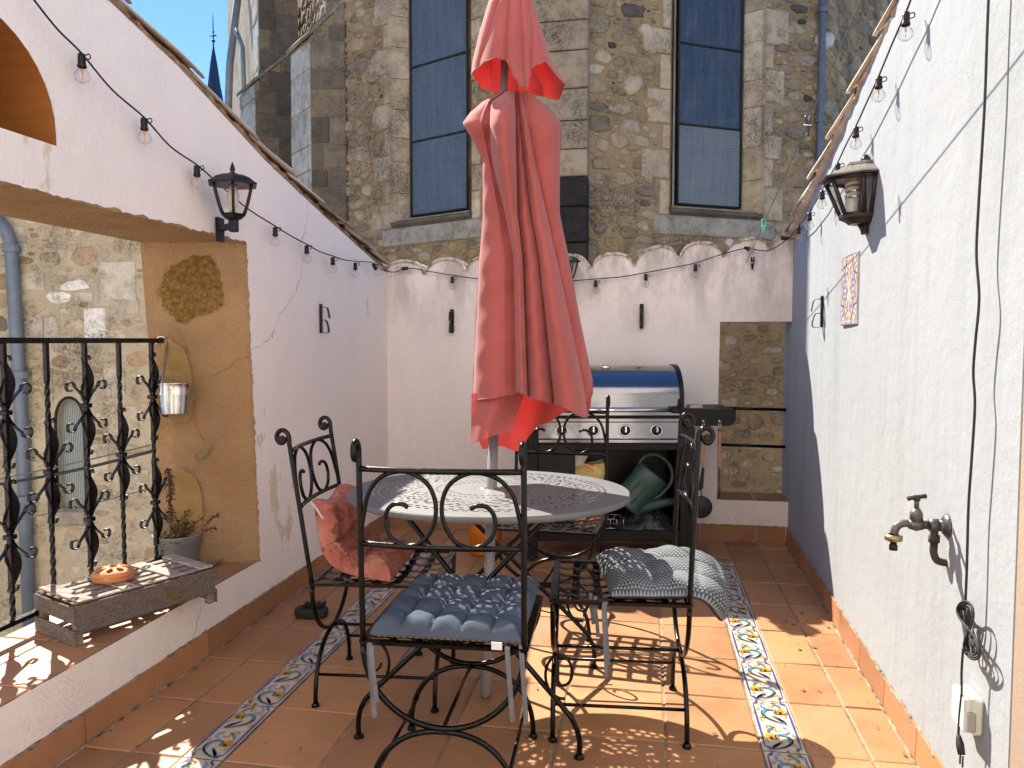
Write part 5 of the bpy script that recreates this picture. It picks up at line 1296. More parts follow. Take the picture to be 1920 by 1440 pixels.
for k in range(40): leafquad(lf, pc+np.array([0, 0, .155])+R3*rng.normal()*.03-D3*(.085+.012*abs(rng.normal()))+np.array([0, 0, -.02*abs(rng.normal())]), np.array([rng.normal(), rng.normal(), rng.normal()-.3]), .014, .006)
st.build('stem', M['redstem'], ppl, True); lf.build('foliage', M['leafy'], ppl, True)
dd_ = MB(); P = smoothpts([atd(x, y, 3.26) for x, y in ((320, 1003), (319, 960), (318, 915), (314, 878))], 5); dd_.tube(P, .004, 6)
for p in P[4:]:
    for _ in range(11): leafquad(dd_, p+rng.normal(size=3)*.004, np.array([rng.normal()*.7, rng.normal()*.7, -1.0])+RT*.5, random.uniform(.018, .034), .006)
dd_.build('dead_stalk', M['dead'], ppl, True)
sc = atz(398, 1058, .272); sc = np.array([sc[0], sc[1], .2725]); m = MB(); m.smooth = True
m.lathe([(.001, .003), (.060, .003), (.075, .018), (.078, .018), (.064, 0), (.001, 0)], sc+[-.035, -.02, 0], 32); tag(m.build('plant_saucer', M['saucer']), 'shallow brown saucer on the ledge behind the grey pot', 'saucer')

# boot brush on the floor
bq = atz(584, 1156, 0); br = thing('shoe_brush', 'black oval scrubbing brush lying on the floor by the left wall', 'brush', (bq[0], bq[1], 0))
Rz = np.array(Matrix.Rotation(R(8), 3, 'Z')); m = MB(); m.smooth = True
def el(sx, sy, z): return [(sx*math.copysign(abs(math.cos(a))**.75, math.cos(a)), sy*math.copysign(abs(math.sin(a))**.75, math.sin(a)), z) for a in np.linspace(0, 2*PI, 29)[:-1]]
R_ = [el(.070, .040, .0), el(.078, .047, .012), (el(.078, .047, .035)), el(.072, .041, .045), el(.035, .02, .047)]
vs = [bq+Rz@np.array(p) for r_ in R_ for p in r_]; n = 28
m.add(vs, [(i*n+k, i*n+(k+1) % n, (i+1)*n+(k+1) % n, (i+1)*n+k) for i in range(4) for k in range(n)]+[tuple(4*n+k for k in range(n))]); m.build('body', M['rubber'], br, True)
m = MB()
for k in range(230):
    a = random.uniform(-.9, .9); x = .055*a; y = random.uniform(-.030, .030); p = bq+Rz@np.array([x+.015, y, .045]); m.tube([p, p+np.array([random.gauss(0, .004)+.004, random.gauss(0, .004), random.uniform(.018, .028)])], [.0012, .0007], 4)
m.build('bristles', M['rubber'], br, True)

# ================================================================== WALL LANTERNS
def lantern_glass(m, c, rb, rt, z0, z1, n=6, ph=0): 
    vs = [(c[0]+rb*math.cos(ph+2*PI*k/n), c[1]+rb*math.sin(ph+2*PI*k/n), c[2]+z0) for k in range(n)]+[(c[0]+rt*math.cos(ph+2*PI*k/n), c[1]+rt*math.sin(ph+2*PI*k/n), c[2]+z1) for k in range(n)]
    m.add(vs, [(k, (k+1) % n, n+(k+1) % n, n+k) for k in range(n)])
def hexlantern(label, c, arm_from=None, wall_n=None, rz=0.0, k=1.0):
    """solar carriage lantern; c = middle of its glass"""
    c = np.array(c, float); t = thing('wall_lantern', label, 'lantern', flatv(c), group='carriage lanterns')
    z = lambda v: v*k
    def rot(m): return m
    m = MB(); m.smooth = False
    m.lathe([(.104*k, z(.052)), (.106*k, z(.058)), (.094*k, z(.064)), (.074*k, z(.080)), (.046*k, z(.092)), (.018*k, z(.097))], c, 6); m.lathe([(.104*k, z(.052)), (.02*k, z(.055))], c, 6)
    rf_ = m.build('roof', M['black_plastic'], t, True)
    m = MB(); m.smooth = True; m.lathe([(.016*k, z(.095)), (.018*k, z(.099)), (.006*k, z(.105)), (.011*k, z(.113)), (.008*k, z(.125)), (.001, z(.146))], c, 14); m.build('finial', M['black_plastic'], rf_, True)
    m = MB()
    for q in range(6):
        a = 2*PI*q/6; P = []
        for s in np.linspace(0, 1, 7): r_ = lerp(.045, .082, s**.75)*k; P.append(c+np.array([r_*math.cos(a), r_*math.sin(a), z(lerp(-.065, .052, s))]))
        m.tube(P, .006*k, 6)
    m.lathe([(.045*k, z(-.062)), (.049*k, z(-.068)), (.036*k, z(-.080)), (.018*k, z(-.087)), (.001, z(-.089))], c, 6); m.lathe([(.046*k, z(-.062)), (.001, z(-.062))], c, 6)
    m.build('cage', M['black_plastic'], t, True)
    m = MB()
    for j in range(6):
        r0, r1 = (lerp(.045, .082, (s)**.75)*k*.97 for s in (j/6, (j+1)/6)); lantern_glass(m, c, r0, r1, z(lerp(-.065, .052, j/6)), z(lerp(-.065, .052, (j+1)/6)))
    m.build('glass', M['lamp_glass'], t, True)
    m = MB(); m.smooth = True; m.lathe([(.014*k, z(-.062)), (.014*k, z(-.035)), (.020*k, z(-.010)), (.024*k, z(.015)), (.015*k, z(.04)), (.004, z(.055))], c, 14); m.build('bulb', M['frosted'], t, True)
    if arm_from is not None:
        w = np.array(arm_from, float); m = MB(); e = c+np.array([0, 0, z(-.106)])
        m.bbox(e, .032*k, .032*k, .055*k, None, .004); m.tube([e, np.array([w[0], w[1], e[2]])], .0135*k, 10); m.build('arm', M['black_plastic'], t, True)
        m = MB(); m.bbox((w[0]+wall_n[0]*.008, w[1]+wall_n[1]*.008, e[2]-.0), abs(wall_n[0])*.016+abs(wall_n[1])*.05, abs(wall_n[1])*.016+abs(wall_n[0])*.05, .100*k, None, .004); m.build('wall_plate', M['black_plastic'], t, True)
    return t
pw = atx(404, 418, XL); lc = plane(437, 372, (XL+.135, 0, 0), (1, 0, 0))
hexlantern('black six-sided lantern with pointed finial on an arm above the left opening', lc, (XL, pw[1]+.02, 0), (1, 0))
lb_ = plane(1062, 505, (0, YB-.13, 0), (0, 1, 0))
hexlantern('black lantern on the back wall, half hidden behind the parasol', lb_, (lb_[0], YB, 0), (0, -1), 0, .9)

# big half lantern on the right wall
yl = 3.285; xw_ = xr(yl); o = np.array([xw_, yl, 1.878])
t = thing('wall_lantern', 'large brown-black half lantern with dusty roof and spiral bulb on the white right wall', 'lantern', flatv(o))
def hx(dy, dx, z): return o+np.array([-dx, dy, z*.80])
def ringpts(w, d, z): return [hx(-w, 0, z), hx(-w*.98, d*.35, z), hx(-w*.46, d, z), hx(w*.46, d, z), hx(w*.98, d*.35, z), hx(w, 0, z)]
def shell(m, rings, cap0=False, cap1=False):
    n = len(rings[0]); vs = [p for r_ in rings for p in r_]
    m.add(vs, [(i*n+k, i*n+k+1, (i+1)*n+k+1, (i+1)*n+k) for i in range(len(rings)-1) for k in range(n-1)]+([tuple(range(n))[::-1]] if cap0 else [])+([tuple((len(rings)-1)*n+k for k in range(n))] if cap1 else []))
m = MB(); shell(m, [ringpts(.150, .178, .078), ringpts(.150, .178, .086), ringpts(.062, .085, .143), ringpts(.064, .088, .146), ringpts(.060, .080, .158)], True, True)
rfm = NT('dusty_brown_metal'); M['dusty'] = rfm.done(rfm.mix(rfm.math('MULTIPLY', rfm.ramp(rfm.noise(190, 4, .7), [(.42, 0), (.6, 1)]), rfm.ramp(rfm.sep()[2], [(.070, 0), (.082, 1)])), (.022, .015, .013), (.34, .31, .28)), .5, 0, rfm.bump(rfm.noise(150, 3), .2, .001))
M['brownmetal'] = simple('brown_black_metal', (.022, .014, .012), .38, .1, .3, 20)
m.build('roof', M['dusty'], t, True)
m = MB(); w0, d0, w1, d1_ = .128, .150, .078, .095
low = ringpts(w1, d1_, -.098); upn = ringpts(w0, d0, .074)
for a, b in zip(low[1:-1], upn[1:-1]): m.tube([a, b], .0085, 6)
for a, b in ((low[0], upn[0]), (low[-1], upn[-1])): m.tube([a+[-.008, 0, 0], b+[-.008, 0, 0]], .009, 6)
for r_ in (low, upn):
    for a, b in zip(r_[:-1], r_[1:]): m.tube([a, b], .0085, 6)
shell(m, [ringpts(.084, .102, -.098), ringpts(.084, .102, -.112), ringpts(.066, .08, -.126), ringpts(.056, .066, -.142), ringpts(.02, .02, -.146)], False, True)
m.build('cage', M['brownmetal'], t, True)
m = MB(); shell(m, [[p*1.0 for p in ringpts(w1*.98, d1_*.97, -.096)], ringpts(w0*.98, d0*.97, .074)]); m.build('glass', M['lamp_glass'], t, True)
m = MB(); m.prism([hx(-.03, .004, .158), hx(.03, .004, .158), hx(0.0, .004, .200)], (-.012, 0, 0)); m.tube([hx(0, .02, .158), hx(0, .012, .192)], .012, 8); m.bbox(hx(0, .01, -.160), .02, .05, .05, None, .004); m.tube([hx(0, .03, -.142), hx(0, .012, -.182)], .010, 8); m.build('bracket', M['brownmetal'], t, True)
m = MB(); m.smooth = True; bo_ = hx(0, .062, 0); P = [bo_+np.array([.021*math.cos(a), .021*math.sin(a), lerp(-.012, .055, a/(6*PI))]) for a in np.linspace(0, 6*PI, 60)]; m.tube(P, .0075, 7); m.lathe([(.022, -.09), (.024, -.045), (.026, -.012), (.001, -.010)], bo_, 16); m.build('spiral_bulb', M['frosted'], t, True)

# ================================================================== STRING OF LIGHT BULBS
sg_ = thing('string_lights', 'black festoon cable with clear globe bulbs strung along all three walls', 'string lights', (-.4, 4.9, 1.8))
def onL(px, py, off): return plane(px, py, (XL+off, 0, 0), (1, 0, 0))
def onB(px, py, off): return plane(px, py, (0, YB-off, 0), (0, 1, 0))
def onR(px, py, off): return atr(px, py, off)
CAB = [onL(20, -60, .05), onL(64, 0, .05), onL(108, 55, .05), onL(153, 100, .05), onL(210, 168, .05), onL(270, 220, .05), onL(320, 275, .05), onL(369, 309, .05), onL(405, 340, .05), onL(460, 388, .05), onL(516, 424, .05), onL(545, 442, .05), onL(575, 458, .05), onL(600, 472, .05), onL(624, 480, .05), onL(645, 487, .05), onL(666, 490, .05), onL(700, 493, .05), onL(716, 506, .04), onB(740, 510, .03), onB(768, 503, .03), onB(800, 508, .03), onB(848, 516, .035), onB(900, 523, .03), onB(980, 528, .03), onB(1060, 527, .03), onB(1117, 523, .035), onB(1165, 519, .03), onB(1211, 511, .035), onB(1260, 502, .03), onB(1304, 493, .035), onB(1350, 478, .03), onB(1398, 466, .04), onB(1440, 470, .05), onR(1478, 447, .05), onR(1497, 423, .05), onR(1507, 412, .05), onR(1518, 396, .05), onR(1530, 378, .05), onR(1542, 355, .05), onR(1557, 328, .05), onR(1571, 304, .05), onR(1588, 268, .05), onR(1605, 236, .05), onR(1626, 190, .05), onR(1648, 142, .05), onR(1672, 84, .05), onR(1699, 22, .05), onR(1715, -20, .05), onR(1740, -80, .05)]
m = MB(); m.tube(smoothpts(CAB, 6), .0032, 6); m.build('cable', M['rubber'], sg_, True)
def bulb(p, d=(0, 0, -1), k=1.0):
    p = np.array(p, float); d = np.array(d, float); d /= np.linalg.norm(d)
    m = MB(); m.smooth = True; m.lathe([(.001, -.006), (.0105, -.004), (.0115, .006), (.0115, .026), (.0135, .030), (.0135, .036), (.011, .038)], p, 14, ax=d)
    sd = np.cross(d, RT); sd = RT; P = [p+sd*(.012)+d*.0, p+sd*.024-d*.004, p+sd*.027+d*.008, p+sd*.014+d*.014]; m.tube(smoothpts(P, 4), .002, 5)
    s = m.build('socket', M['black_plastic'], sg_, True)
    m = MB(); m.smooth = True; q = p+d*.060; m.lathe([(.0105, -.024), (.012, -.018), (.0195, -.010), (.0235, .0), (.0225, .010), (.0175, .018), (.009, .0235), (.001, .0245)], q, 18, ax=d); m.build('globe', M['bulb_glass'], s, True)
    m = MB(); m.tube([q-d*.022, q-d*.004], .003, 6); m.tube([q-d*.006, q+d*.012], .0016, 5); m.build('filament', M['filament'], s, True)
for (px, py) in ((153, 104), (270, 224), (369, 313), (516, 428), (575, 462), (624, 484), (666, 494)): bulb(onL(px, py, .05))
bulb(onL(700, 496, .05), (.2, .5, -.6)); bulb(onB(764, 503, .035), (-.9, -.1, -.1))
for (px, py) in ((848, 520), (1117, 527), (1211, 515), (1304, 497)): bulb(onB(px, py, .035))
bulb(onB(1398, 465, .05), (.15, -.3, -.1)); bulb(onR(1477, 447, .05), (-1, .3, .1))
for (px, py) in ((1497, 426), (1518, 400), (1542, 359), (1571, 308), (1605, 240), (1648, 146), (1699, 26)): bulb(onR(px, py, .05))

# ================================================================== SMALL FITTINGS ON THE WALLS
def wallhook(label, p, n, up=1.0):
    """black metal strip with two bent flower-pot hooks; n = outward normal"""
    p = np.array(p, float); n = np.array([n[0], n[1], 0.]); n /= np.linalg.norm(n); s = np.array([-n[1], n[0], 0]); t = thing('pot_hook', label, 'hook', flatv(p), group='black pot hooks on the walls')
    Mm = np.array([s, n, [0, 0, 1]]).T
    m = MB(); m.bbox(p+n*.006, .026, .010, .160, Mm, .003); m.build('strip', M['black_plastic'], t, True)
    for z in (.030, -.045):
        P = [p+n*.01+[0, 0, z+.030], p+n*.020+[0, 0, z+.034], p+n*.044+[0, 0, z+.026], p+n*.052+[0, 0, z-.005], p+n*.056+[0, 0, z-.030]] if z > 0 else [p+n*.01+[0, 0, z+.035], p+n*.038+[0, 0, z+.030], p+n*.050+[0, 0, z-.030], p+n*.012+[0, 0, z-.034]]
        m = MB(); m.strip(smoothpts(P, 4), .022, .003, s); m.build('hook', M['black_plastic'], t, True)
wallhook('black pot hook alone on the left wall, seen from its side', atx(600, 597, XL), (1, 0))
wallhook('black pot hook on the back wall left of the parasol', aty(848, 602, YB), (0, -1))
wallhook('black pot hook on the back wall above the barbecue', aty(1203, 593, YB), (0, -1))
wallhook('black pot hook on the white right wall left of the painted tiles', atr(1543, 584), RN)

# painted tile panel
yc = (atr(1582, 545)[1]+atr(1611, 540)[1])/2; zc_ = (atr(1596, 477)[2]+atr(1596, 609)[2])/2; hw = (atr(1582, 545)[1]-atr(1611, 540)[1])/2; hh = (atr(1596, 477)[2]-atr(1596, 609)[2])/2
tp = thing('tile_panel', 'small blue and yellow painted ceramic tile panel on the white right wall', 'tile panel', flatv((xr(yc), yc, zc_)))
m = MB(); m.bbox((xr(yc)-.003, yc, zc_), .012, hw*2, hh*2, None, .003); m.build('tiles', M['glaze'], tp, True)
bd = MB(); fr2 = lambda s_, t_, z: (xr(yc)-.0095-z*.1, yc+t_, zc_+s_)
for q in (1, -1):
    for w in (1, -1):
        ff = lambda a, b: (q*a*hh, w*b*hw)
        for (pts, wd, ci) in (([(.02, .1), (.15, .35), (.35, .45), (.5, .25), (.42, .1)], .011, 1), ([(.1, .85), (.3, .6), (.55, .7), (.6, .9)], .010, 4), ([(.55, .05), (.7, .35), (.9, .4), (.95, .15)], .011, 1), ([(.65, .6), (.8, .85), (.95, .7)], .010, 1), ([(.05, .55), (.22, .8), (.42, .85)], .009, 3), ([(.3, .05), (.45, .18), (.62, .12)], .011, 3), ([(.75, .05), (.85, .2), (.72, .4), (.6, .45)], .009, 3), ([(.0, .2), (.1, .5), (.0, .8)], .012, 4), ([(.4, .95), (.5, .5), (.75, .6)], .008, 2), ([(.2, .2), (.27, .4), (.2, .65)], .009, 4)):
            stroke(bd, fr2, [ff(a, b) for a, b in pts], wd*.8, {3: 3, 1: 4, 4: 4, 2: 1}[ci])
for s_ in (-.97, .97): stroke(bd, fr2, [(s_*hh, -hw*.95), (s_*hh, 0), (s_*hh, hw*.95)], .005, 4, n=3); stroke(bd, fr2, [(-hh*.95, s_*hw*.97), (0, s_*hw*.97), (hh*.95, s_*hw*.97)], .004, 4, n=3)
bd.build('painted_pattern', BMATS, tp, True)

# tap
tpx = thing('garden_tap', 'old grey brass garden tap with hose nozzle on the white right wall', 'tap', flatv(atr(1775, 985)))
w = atr(1777, 986); n = RN; sy = np.array([0, -1, 0.]); Z_ = np.array([0, 0, 1.])
m = MB(); m.smooth = True; m.lathe([(.001, 0), (.034, 0), (.034, .004), (.024, .012), (.017, .014)], w, 24, ax=n); m.build('wall_flange', M['tapmetal'], tpx, True)
m = MB(); e1 = w+n*.024; m.tube([w, e1], .0165, 12); m.tube([e1, e1+n*.024], .0185, 8); m.tube([e1+n*.02, e1+n*.055], .0120, 12); sp0 = e1+n*.058
m.tube([sp0-n*.018, sp0, sp0+n*.020], [.014, .019, .013], 14)
m.tube(smoothpts([sp0+n*.014, sp0+n*.032+Z_*.002, sp0+n*.050-Z_*.008, sp0+n*.058-Z_*.030], 5),   .0110, 12)
m.tube([sp0+Z_*.01, sp0+Z_*.032, sp0+Z_*.046], [.018, .017, .010], 12); m.tube([sp0+Z_*.044, sp0+Z_*.075], .0065, 10); m.build('body', M['tapmetal'], tpx, True)
m = MB(); dv = n*.8+sy*.6; dv /= np.linalg.norm(dv); hc = sp0+Z_*.078; m.tube([hc-dv*.034, hc-dv*.029, hc+dv*.029, hc+dv*.034], [.0075, .006, .006, .0075], 10); m.tube([hc-Z_*.01, hc+Z_*.006], .009, 10); m.build('handle', M['rust'], tpx, True)
tipc = sp0+n*.058-Z_*.030; m = MB(); m.smooth = True; m.lathe([(.013, 0), (.023, .002), (.024, .016), (.015, .019)], tipc-Z_*.02, 20, capb=True); m.build('brass_collar', M['brass'], tpx, True)
m = MB(); m.tube([tipc-Z_*.018, tipc-Z_*.03, tipc-Z_*.032, tipc-Z_*.046], [.009, .009, .0115, .0115], 12); m.build('nozzle', M['black_plastic'], tpx, True)
m = MB(); b0 = w+n*.034; m.tube(smoothpts([b0, b0-Z_*.05, b0-Z_*.078, b0-Z_*.100-n*.010, b0-Z_*.106-n*.036], 5), .0105, 12); m.tube([b0-Z_*.028, b0-Z_*.048], .0155, 8); m.build('feed_pipe', M['rust'], tpx, True)

# weatherproof socket
so_c = (atr(1814, 1272)+atr(1851, 1395))/2
sk_ = thing('wall_socket', 'white weatherproof power socket with grey side tab low on the right wall', 'socket', flatv(so_c)); th_ = math.atan2(RN[1], RN[0])
Ms = np.array([RN, np.cross(Z_, RN), Z_]).T
hw_ = .046; m = MB(); m.bbox(so_c+RN*.014, .028, .094, .094, Ms, .006); m.build('back_box', M['white_plastic'], sk_, True)
m = MB(); m.bbox(so_c+RN*.036+Z_*.002, .018, .088, .088, Ms, .008); m.build('flap', M['white_plastic'], sk_, True)
m = MB(); m.bbox(so_c+RN*.030-np.array([0, .046, .012]), .018, .012, .050, Ms, .004); m.build('side_tab', M['grey_plastic'], sk_, True)

# hanging extension lead with coil and plug
el_ = thing('power_lead', 'black power lead hanging down the right wall, coiled and ending in a plug', 'cable', flatv(atr(1812, 1180)))
P = smoothpts([atr(x, y, .034) for x, y in ((1856, -60), (1851, 60), (1846, 200), (1834, 400), (1831, 480), (1836, 560), (1829, 640), (1825, 700), (1828, 760), (1822, 860), (1816, 950), (1813, 1060), (1810, 1135))], 6)
m = MB(); m.tube(P, .0033, 7); 
P = smoothpts([atr(x, y, .045) for x, y in ((1806, 1215), (1803, 1260), (1803, 1300), (1799, 1340), (1797, 1378))], 6); m.tube(P, .0030, 7); m.build('cord', M['rubber'], el_, True)
for k in range(5):
    m = MB(); P = []
    for a in np.linspace(0, 2*PI, 49)[:-1]:
        px = 1813-9*math.cos(a)+(4+3.2*k)*math.sin(2*a)*(1 if k % 2 else .9)+k*.8; py = 1182-(44+2*k)*math.cos(a)+3*math.sin(a*3+k); P.append(atr(px, py, .020+.0045*k+.003*math.sin(2*a+k)))
    m.tube(P, .0030, 6, True); m.build('coil', M['rubber'], el_, True)
pa_, pb2 = atr(1797, 1378, .045), atr(1803, 1415, .045); m = MB(); m.tube([pa_, lerp(pa_, pb2, .15), lerp(pa_, pb2, .5), pb2], [.005, .007, .010, .009], 10)
for q in (-1, 1): m.tube([pb2+np.array([0, q*.008, 0]), pb2+np.array([0, q*.008, -.028])], .0022, 6)
m.build('plug', M['rubber'], el_, True)

# washing line and pegs
LA = np.array([.613, YB-.01, 1.80]); LB = np.array([.575, .2, 2.69])
P = [lerp(LA, LB, t)+np.array([0, 0, -.02*4*t*(1-t)]) for t in np.linspace(0, 1, 40)]
wl_ = tag(MB().tube(P, .0022, 6).build('washing_line', M['wire_grey']), 'thin washing line rising over the terrace from the back wall', 'washing line')
def lineat(y): t = (y-LA[1])/(LB[1]-LA[1]); return lerp(LA, LB, t)+np.array([0, 0, -.02*4*t*(1-t)])
def peg(label, p, mat, ang=0.0, tilt=.12, k=1.0):
    t = thing('clothes_peg', label, 'peg', flatv(p), group='clothes pegs')
    for q in (-1, 1):
        m = MB(); Mm = np.array(Matrix.Rotation(ang, 3, 'Z')@Matrix.Rotation(q*tilt, 3, 'Y')); m.bbox(np.array(p)+Mm@np.array([q*.006, 0, -.012*k]), .008*k, .010*k, .078*k, Mm, .003); m.build('jaw', mat, t, True)
    m = MB(); m.tube([np.array(p)+[-.012, -.006, -.010], np.array(p)+[.012, -.006, -.010]], .003, 6); m.build('spring', M['chrome'], t, True)
peg('mint green clothes peg near the low end of the washing line', lineat(4.34), M['teal'])
peg('dark navy clothes peg halfway up the washing line', lineat(3.15), M['navy_plastic'], .5, .16)
peg('black clothes peg gripping the top of the back wall', onB(1411, 490, .03), M['black_plastic'], .3, .1)
# ================================================================== GAS BARBECUE
BO = np.array([CAM[0], CAM[1], 0])+D3*4.457+RT*.57
def B(x, y, z): return BO+RT*x+D3*y+np.array([0, 0, z])
MB3 = np.array([RT, D3, [0, 0, 1]]).T
bq_ = thing('gas_barbecue', 'stainless steel and black gas barbecue with side shelf by the back wall', 'barbecue', flatv(B(0, .22, 0)))
def bbx(m, x0, x1, y0, y1, z0, z1, bev=.004): m.bbox(B((x0+x1)/2, (y0+y1)/2, (z0+z1)/2), x1-x0, y1-y0, z1-z0, MB3, bev); return m
HPf = [(.0, .868), (.0, .984), (.006, 1.004), (.03, 1.052), (.075, 1.100), (.13, 1.132), (.20, 1.150), (.29, 1.152), (.36, 1.135), (.41, 1.09), (.43, 1.0), (.43, .868)]
HQ = [(a, b) for a, b in HPf]
m = MB(); m.smooth = True
fine = [HPf[0], HPf[1]]+[tuple(p[:2]) for p in smoothpts([(a, b, 0) for a, b in HPf[1:10]], 4)][1:]+[HPf[10], HPf[11]]
vs = []; 
for (y, z) in fine: vs += [B(-.405, y, z), B(.405, y, z)]
m.add(vs, [(2*i, 2*i+1, 2*i+3, 2*i+2) for i in range(len(fine)-1)]); hood = m.build('hood', M['steel'], bq_, True)
bv = hood.modifiers.new('edge', 'EDGE_SPLIT'); bv.split_angle = R(28)
for sg in (-1, 1):
    m = MB(); m.prism([B(sg*.405, y-.006, z+.005) for y, z in fine], RT*sg*.026); m.build('hood_cheek', M['darksteel'], bq_, True, True)
m = MB(); m.tube([B(-.345, -.052, .903), B(.345, -.052, .903)], .0125, 12); hd = m.build('hood_handle', M['chrome'], bq_, True)
for sg in (-1, 1):
    m = MB(); bbx(m, sg*.372-.028, sg*.372+.028, -.066, .0, .885, .922, .010); m.prism([B(sg*.40-.004, -.05, .90), B(sg*.40-.004, -.02, .895), B(sg*.40-.004, .0, .93), B(sg*.40-.004, .0, .965), B(sg*.40-.004, -.02, .935), B(sg*.40-.004, -.05, .925)], RT*.02); m.build('handle_bracket', M['darksteel'], hd, True)
m = MB(); m.smooth = True; tcn = B(-.005, .175, 1.147); m.lathe([(.001, .012), (.026, .012), (.032, .006), (.032, -.004)], tcn, 22, ax=(0, -.12, 1)); m.build('thermometer', M['chrome'], hood, True)
# body and control panel
m = MB(); bbx(m, -.42, .42, .004, .43, .845, .866); m.build('firebox_rim', M['darksteel'], bq_, True)
PC = [(-.030, .712), (-.030, .728), (-.022, .736), (-.008, .826), (-.022, .834), (-.022, .850), (.0, .852)]
m = MB(); vs = []
for (y, z) in PC: vs += [B(-.415, y, z), B(.415, y, z)]
m.add(vs, [(2*i, 2*i+1, 2*i+3, 2*i+2) for i in range(len(PC)-1)]); m.add([B(-.415, -.03, .712), B(.415, -.03, .712), B(.415, .3, .712), B(-.415, .3, .712)], [(3, 2, 1, 0)])
for sg in (-1, 1): m.add([B(sg*.415, y, z) for y, z in PC]+[B(sg*.415, .3, .852), B(sg*.415, .3, .712)], [tuple(range(len(PC)+2))])
pan = m.build('control_panel', M['steel'], bq_, True, True)
kn_ax = -D3*.99+np.array([0, 0, .15])
for x in (.269, .087, -.099, -.281):
    c = B(x, -.016, .781); m = MB(); m.smooth = True; m.lathe([(.037, -.002), (.037, .006), (.030, .010), (.028, .006)], c, 28, ax=kn_ax); kb = m.build('knob', M['chrome'], pan, True)
    kb.name = 'knob'; m = MB(); m.smooth = True; m.lathe([(.027, .004), (.026, .020), (.022, .024), (.001, .025)], c, 24, ax=kn_ax); Mk = MB3; m.smooth = False
    k2 = m.build('knob_dial', M['black_plastic'], bq_, True)
    m = MB(); m.bbox(c-D3*.028+np.array([0, 0, .010]), .012, .020, .036, MB3, .004); k3 = m.build('grip', M['chrome'], k2, True)
for x in (.269, .087, -.099, -.281):
    pass
m = MB(); bbx(m, -.40, .40, .02, .40, .66, .712); m.build('burner_tray', M['darksteel'], bq_, True)
# cart
for sg in (-1, 1):
    m = MB(); bbx(m, sg*.457-.040, sg*.457+.040, .0, .045, .02, .80, .003); bbx(m, sg*.457-.040, sg*.457+.040, .385, .43, .02, .80, .003); bbx(m, sg*.425-.008, sg*.425+.008, .045, .385, .15, .72, .002); m.build('side_panel', M['darksteel'], bq_, True)
m = MB(); bbx(m, -.415, .415, .41, .42, .18, .70, .001); m.build('back_panel', M['black_plastic'], bq_, True)
m = MB(); bbx(m, -.417, .417, .0, .42, .125, .186, .004); m.build('bottom_shelf', M['darksteel'], bq_, True)
m = MB(); bbx(m, -.415, -.20, -.004, .004, .19, .70, .002); m.build('door', M['black_plastic'], bq_, True)
for sg in (-1, 1):
    for y in (.022, .407):
        m = MB(); m.smooth = True; m.lathe([(.001, -.012), (.020, -.012), (.024, -.006), (.024, .006), (.020, .012), (.001, .012)], B(sg*.457, y, .024), 18, ax=RT); m.build('caster', M['rubber'], bq_, True)
# side shelf
m = MB(); out = [(.418, .030), (.735, .030), (.742, .036), (.742, .385), (.735, .39), (.418, .39)]
m.prism([B(x, y, .892) for x, y in out], (0, 0, .008))
fp = [(.418, .900), (.742, .900), (.742, .84), (.735, .822), (.72, .808), (.70, .803), (.418, .803)]
m.prism([B(x, .026, z) for x, z in fp], D3*.008); bbx(m, .734, .742, .034, .386, .83, .892, .002)
sh = m.build('side_shelf', M['darksteel'], bq_, True, True)
for x in (.549, .645):
    m = MB(); m.smooth = True; m.lathe([(.001, .010), (.006, .009), (.007, .004), (.004, 0)], B(x, .026, .832), 12, ax=-D3); m.build('hook_pin', M['white_plastic'], sh, True)
# utensils
for i, (x, lab, kind) in enumerate(((.549, 'wooden-handled spatula with black blade hanging from the barbecue shelf', 0), (.645, 'thin wooden-handled tool hanging near the outer end of the barbecue shelf', 1))):
    c = B(x, .012, .832); t = thing('utensil', lab, 'utensil', flatv(c), group='barbecue tools')
    m = MB(); m.tube([c+RT*-.006+[0, 0, -.004], c+RT*-.006+[0, 0, -.062]], .0014, 5); m.tube([c+RT*.006+[0, 0, -.004], c+RT*.006+[0, 0, -.062]], .0014, 5); m.tube([c+RT*-.006+[0, 0, -.003], c+[0, 0, .004], c+RT*.006+[0, 0, -.003]], .0014, 5); m.build('loop', M['chrome'], t, True)
    m = MB(); m.bbox(c+[0, 0, -.165], .017, .012, .215, MB3, .004); m.build('handle', M['utwood'], t, True)
    m = MB()
    if kind == 0: m.prism([c+RT*-.006+[0, 0, -.270], c+RT*.010+[0, 0, -.270], c+RT*.004+[0, 0, -.395], c+RT*-.020+[0, 0, -.412], c+RT*-.026+[0, 0, -.400]], D3*.003)
    else: m.tube([c+[0, 0, -.27], c+RT*.002+[0, 0, -.45]], .003, 6)
    m.build('blade', M['black_plastic'], t, True)
for i, (x0, x1, y, lab) in enumerate(((.425, .475, .10, 'short pale wooden handle on the barbecue shelf, next to the hood'), (.475, .560, .075, 'longer riveted pale wooden handle on the barbecue side shelf'))):
    m = MB(); m.bbox(B((x0+x1)/2, y, .912), x1-x0, .024, .024, MB3, .006); t = thing('tool_handle', lab, 'tool', flatv(B((x0+x1)/2, y, .9)), group='tools on the side shelf'); m.build('grip', M['gold'], t, True)
    m = MB(); 
    for q in (.25, .75): m.lathe([(.001, .002), (.004, .001), (.004, -.002)], B(lerp(x0, x1, q), y-.012, .912), 10, ax=-D3)
    m.build('rivet', M['brass'], t, True)
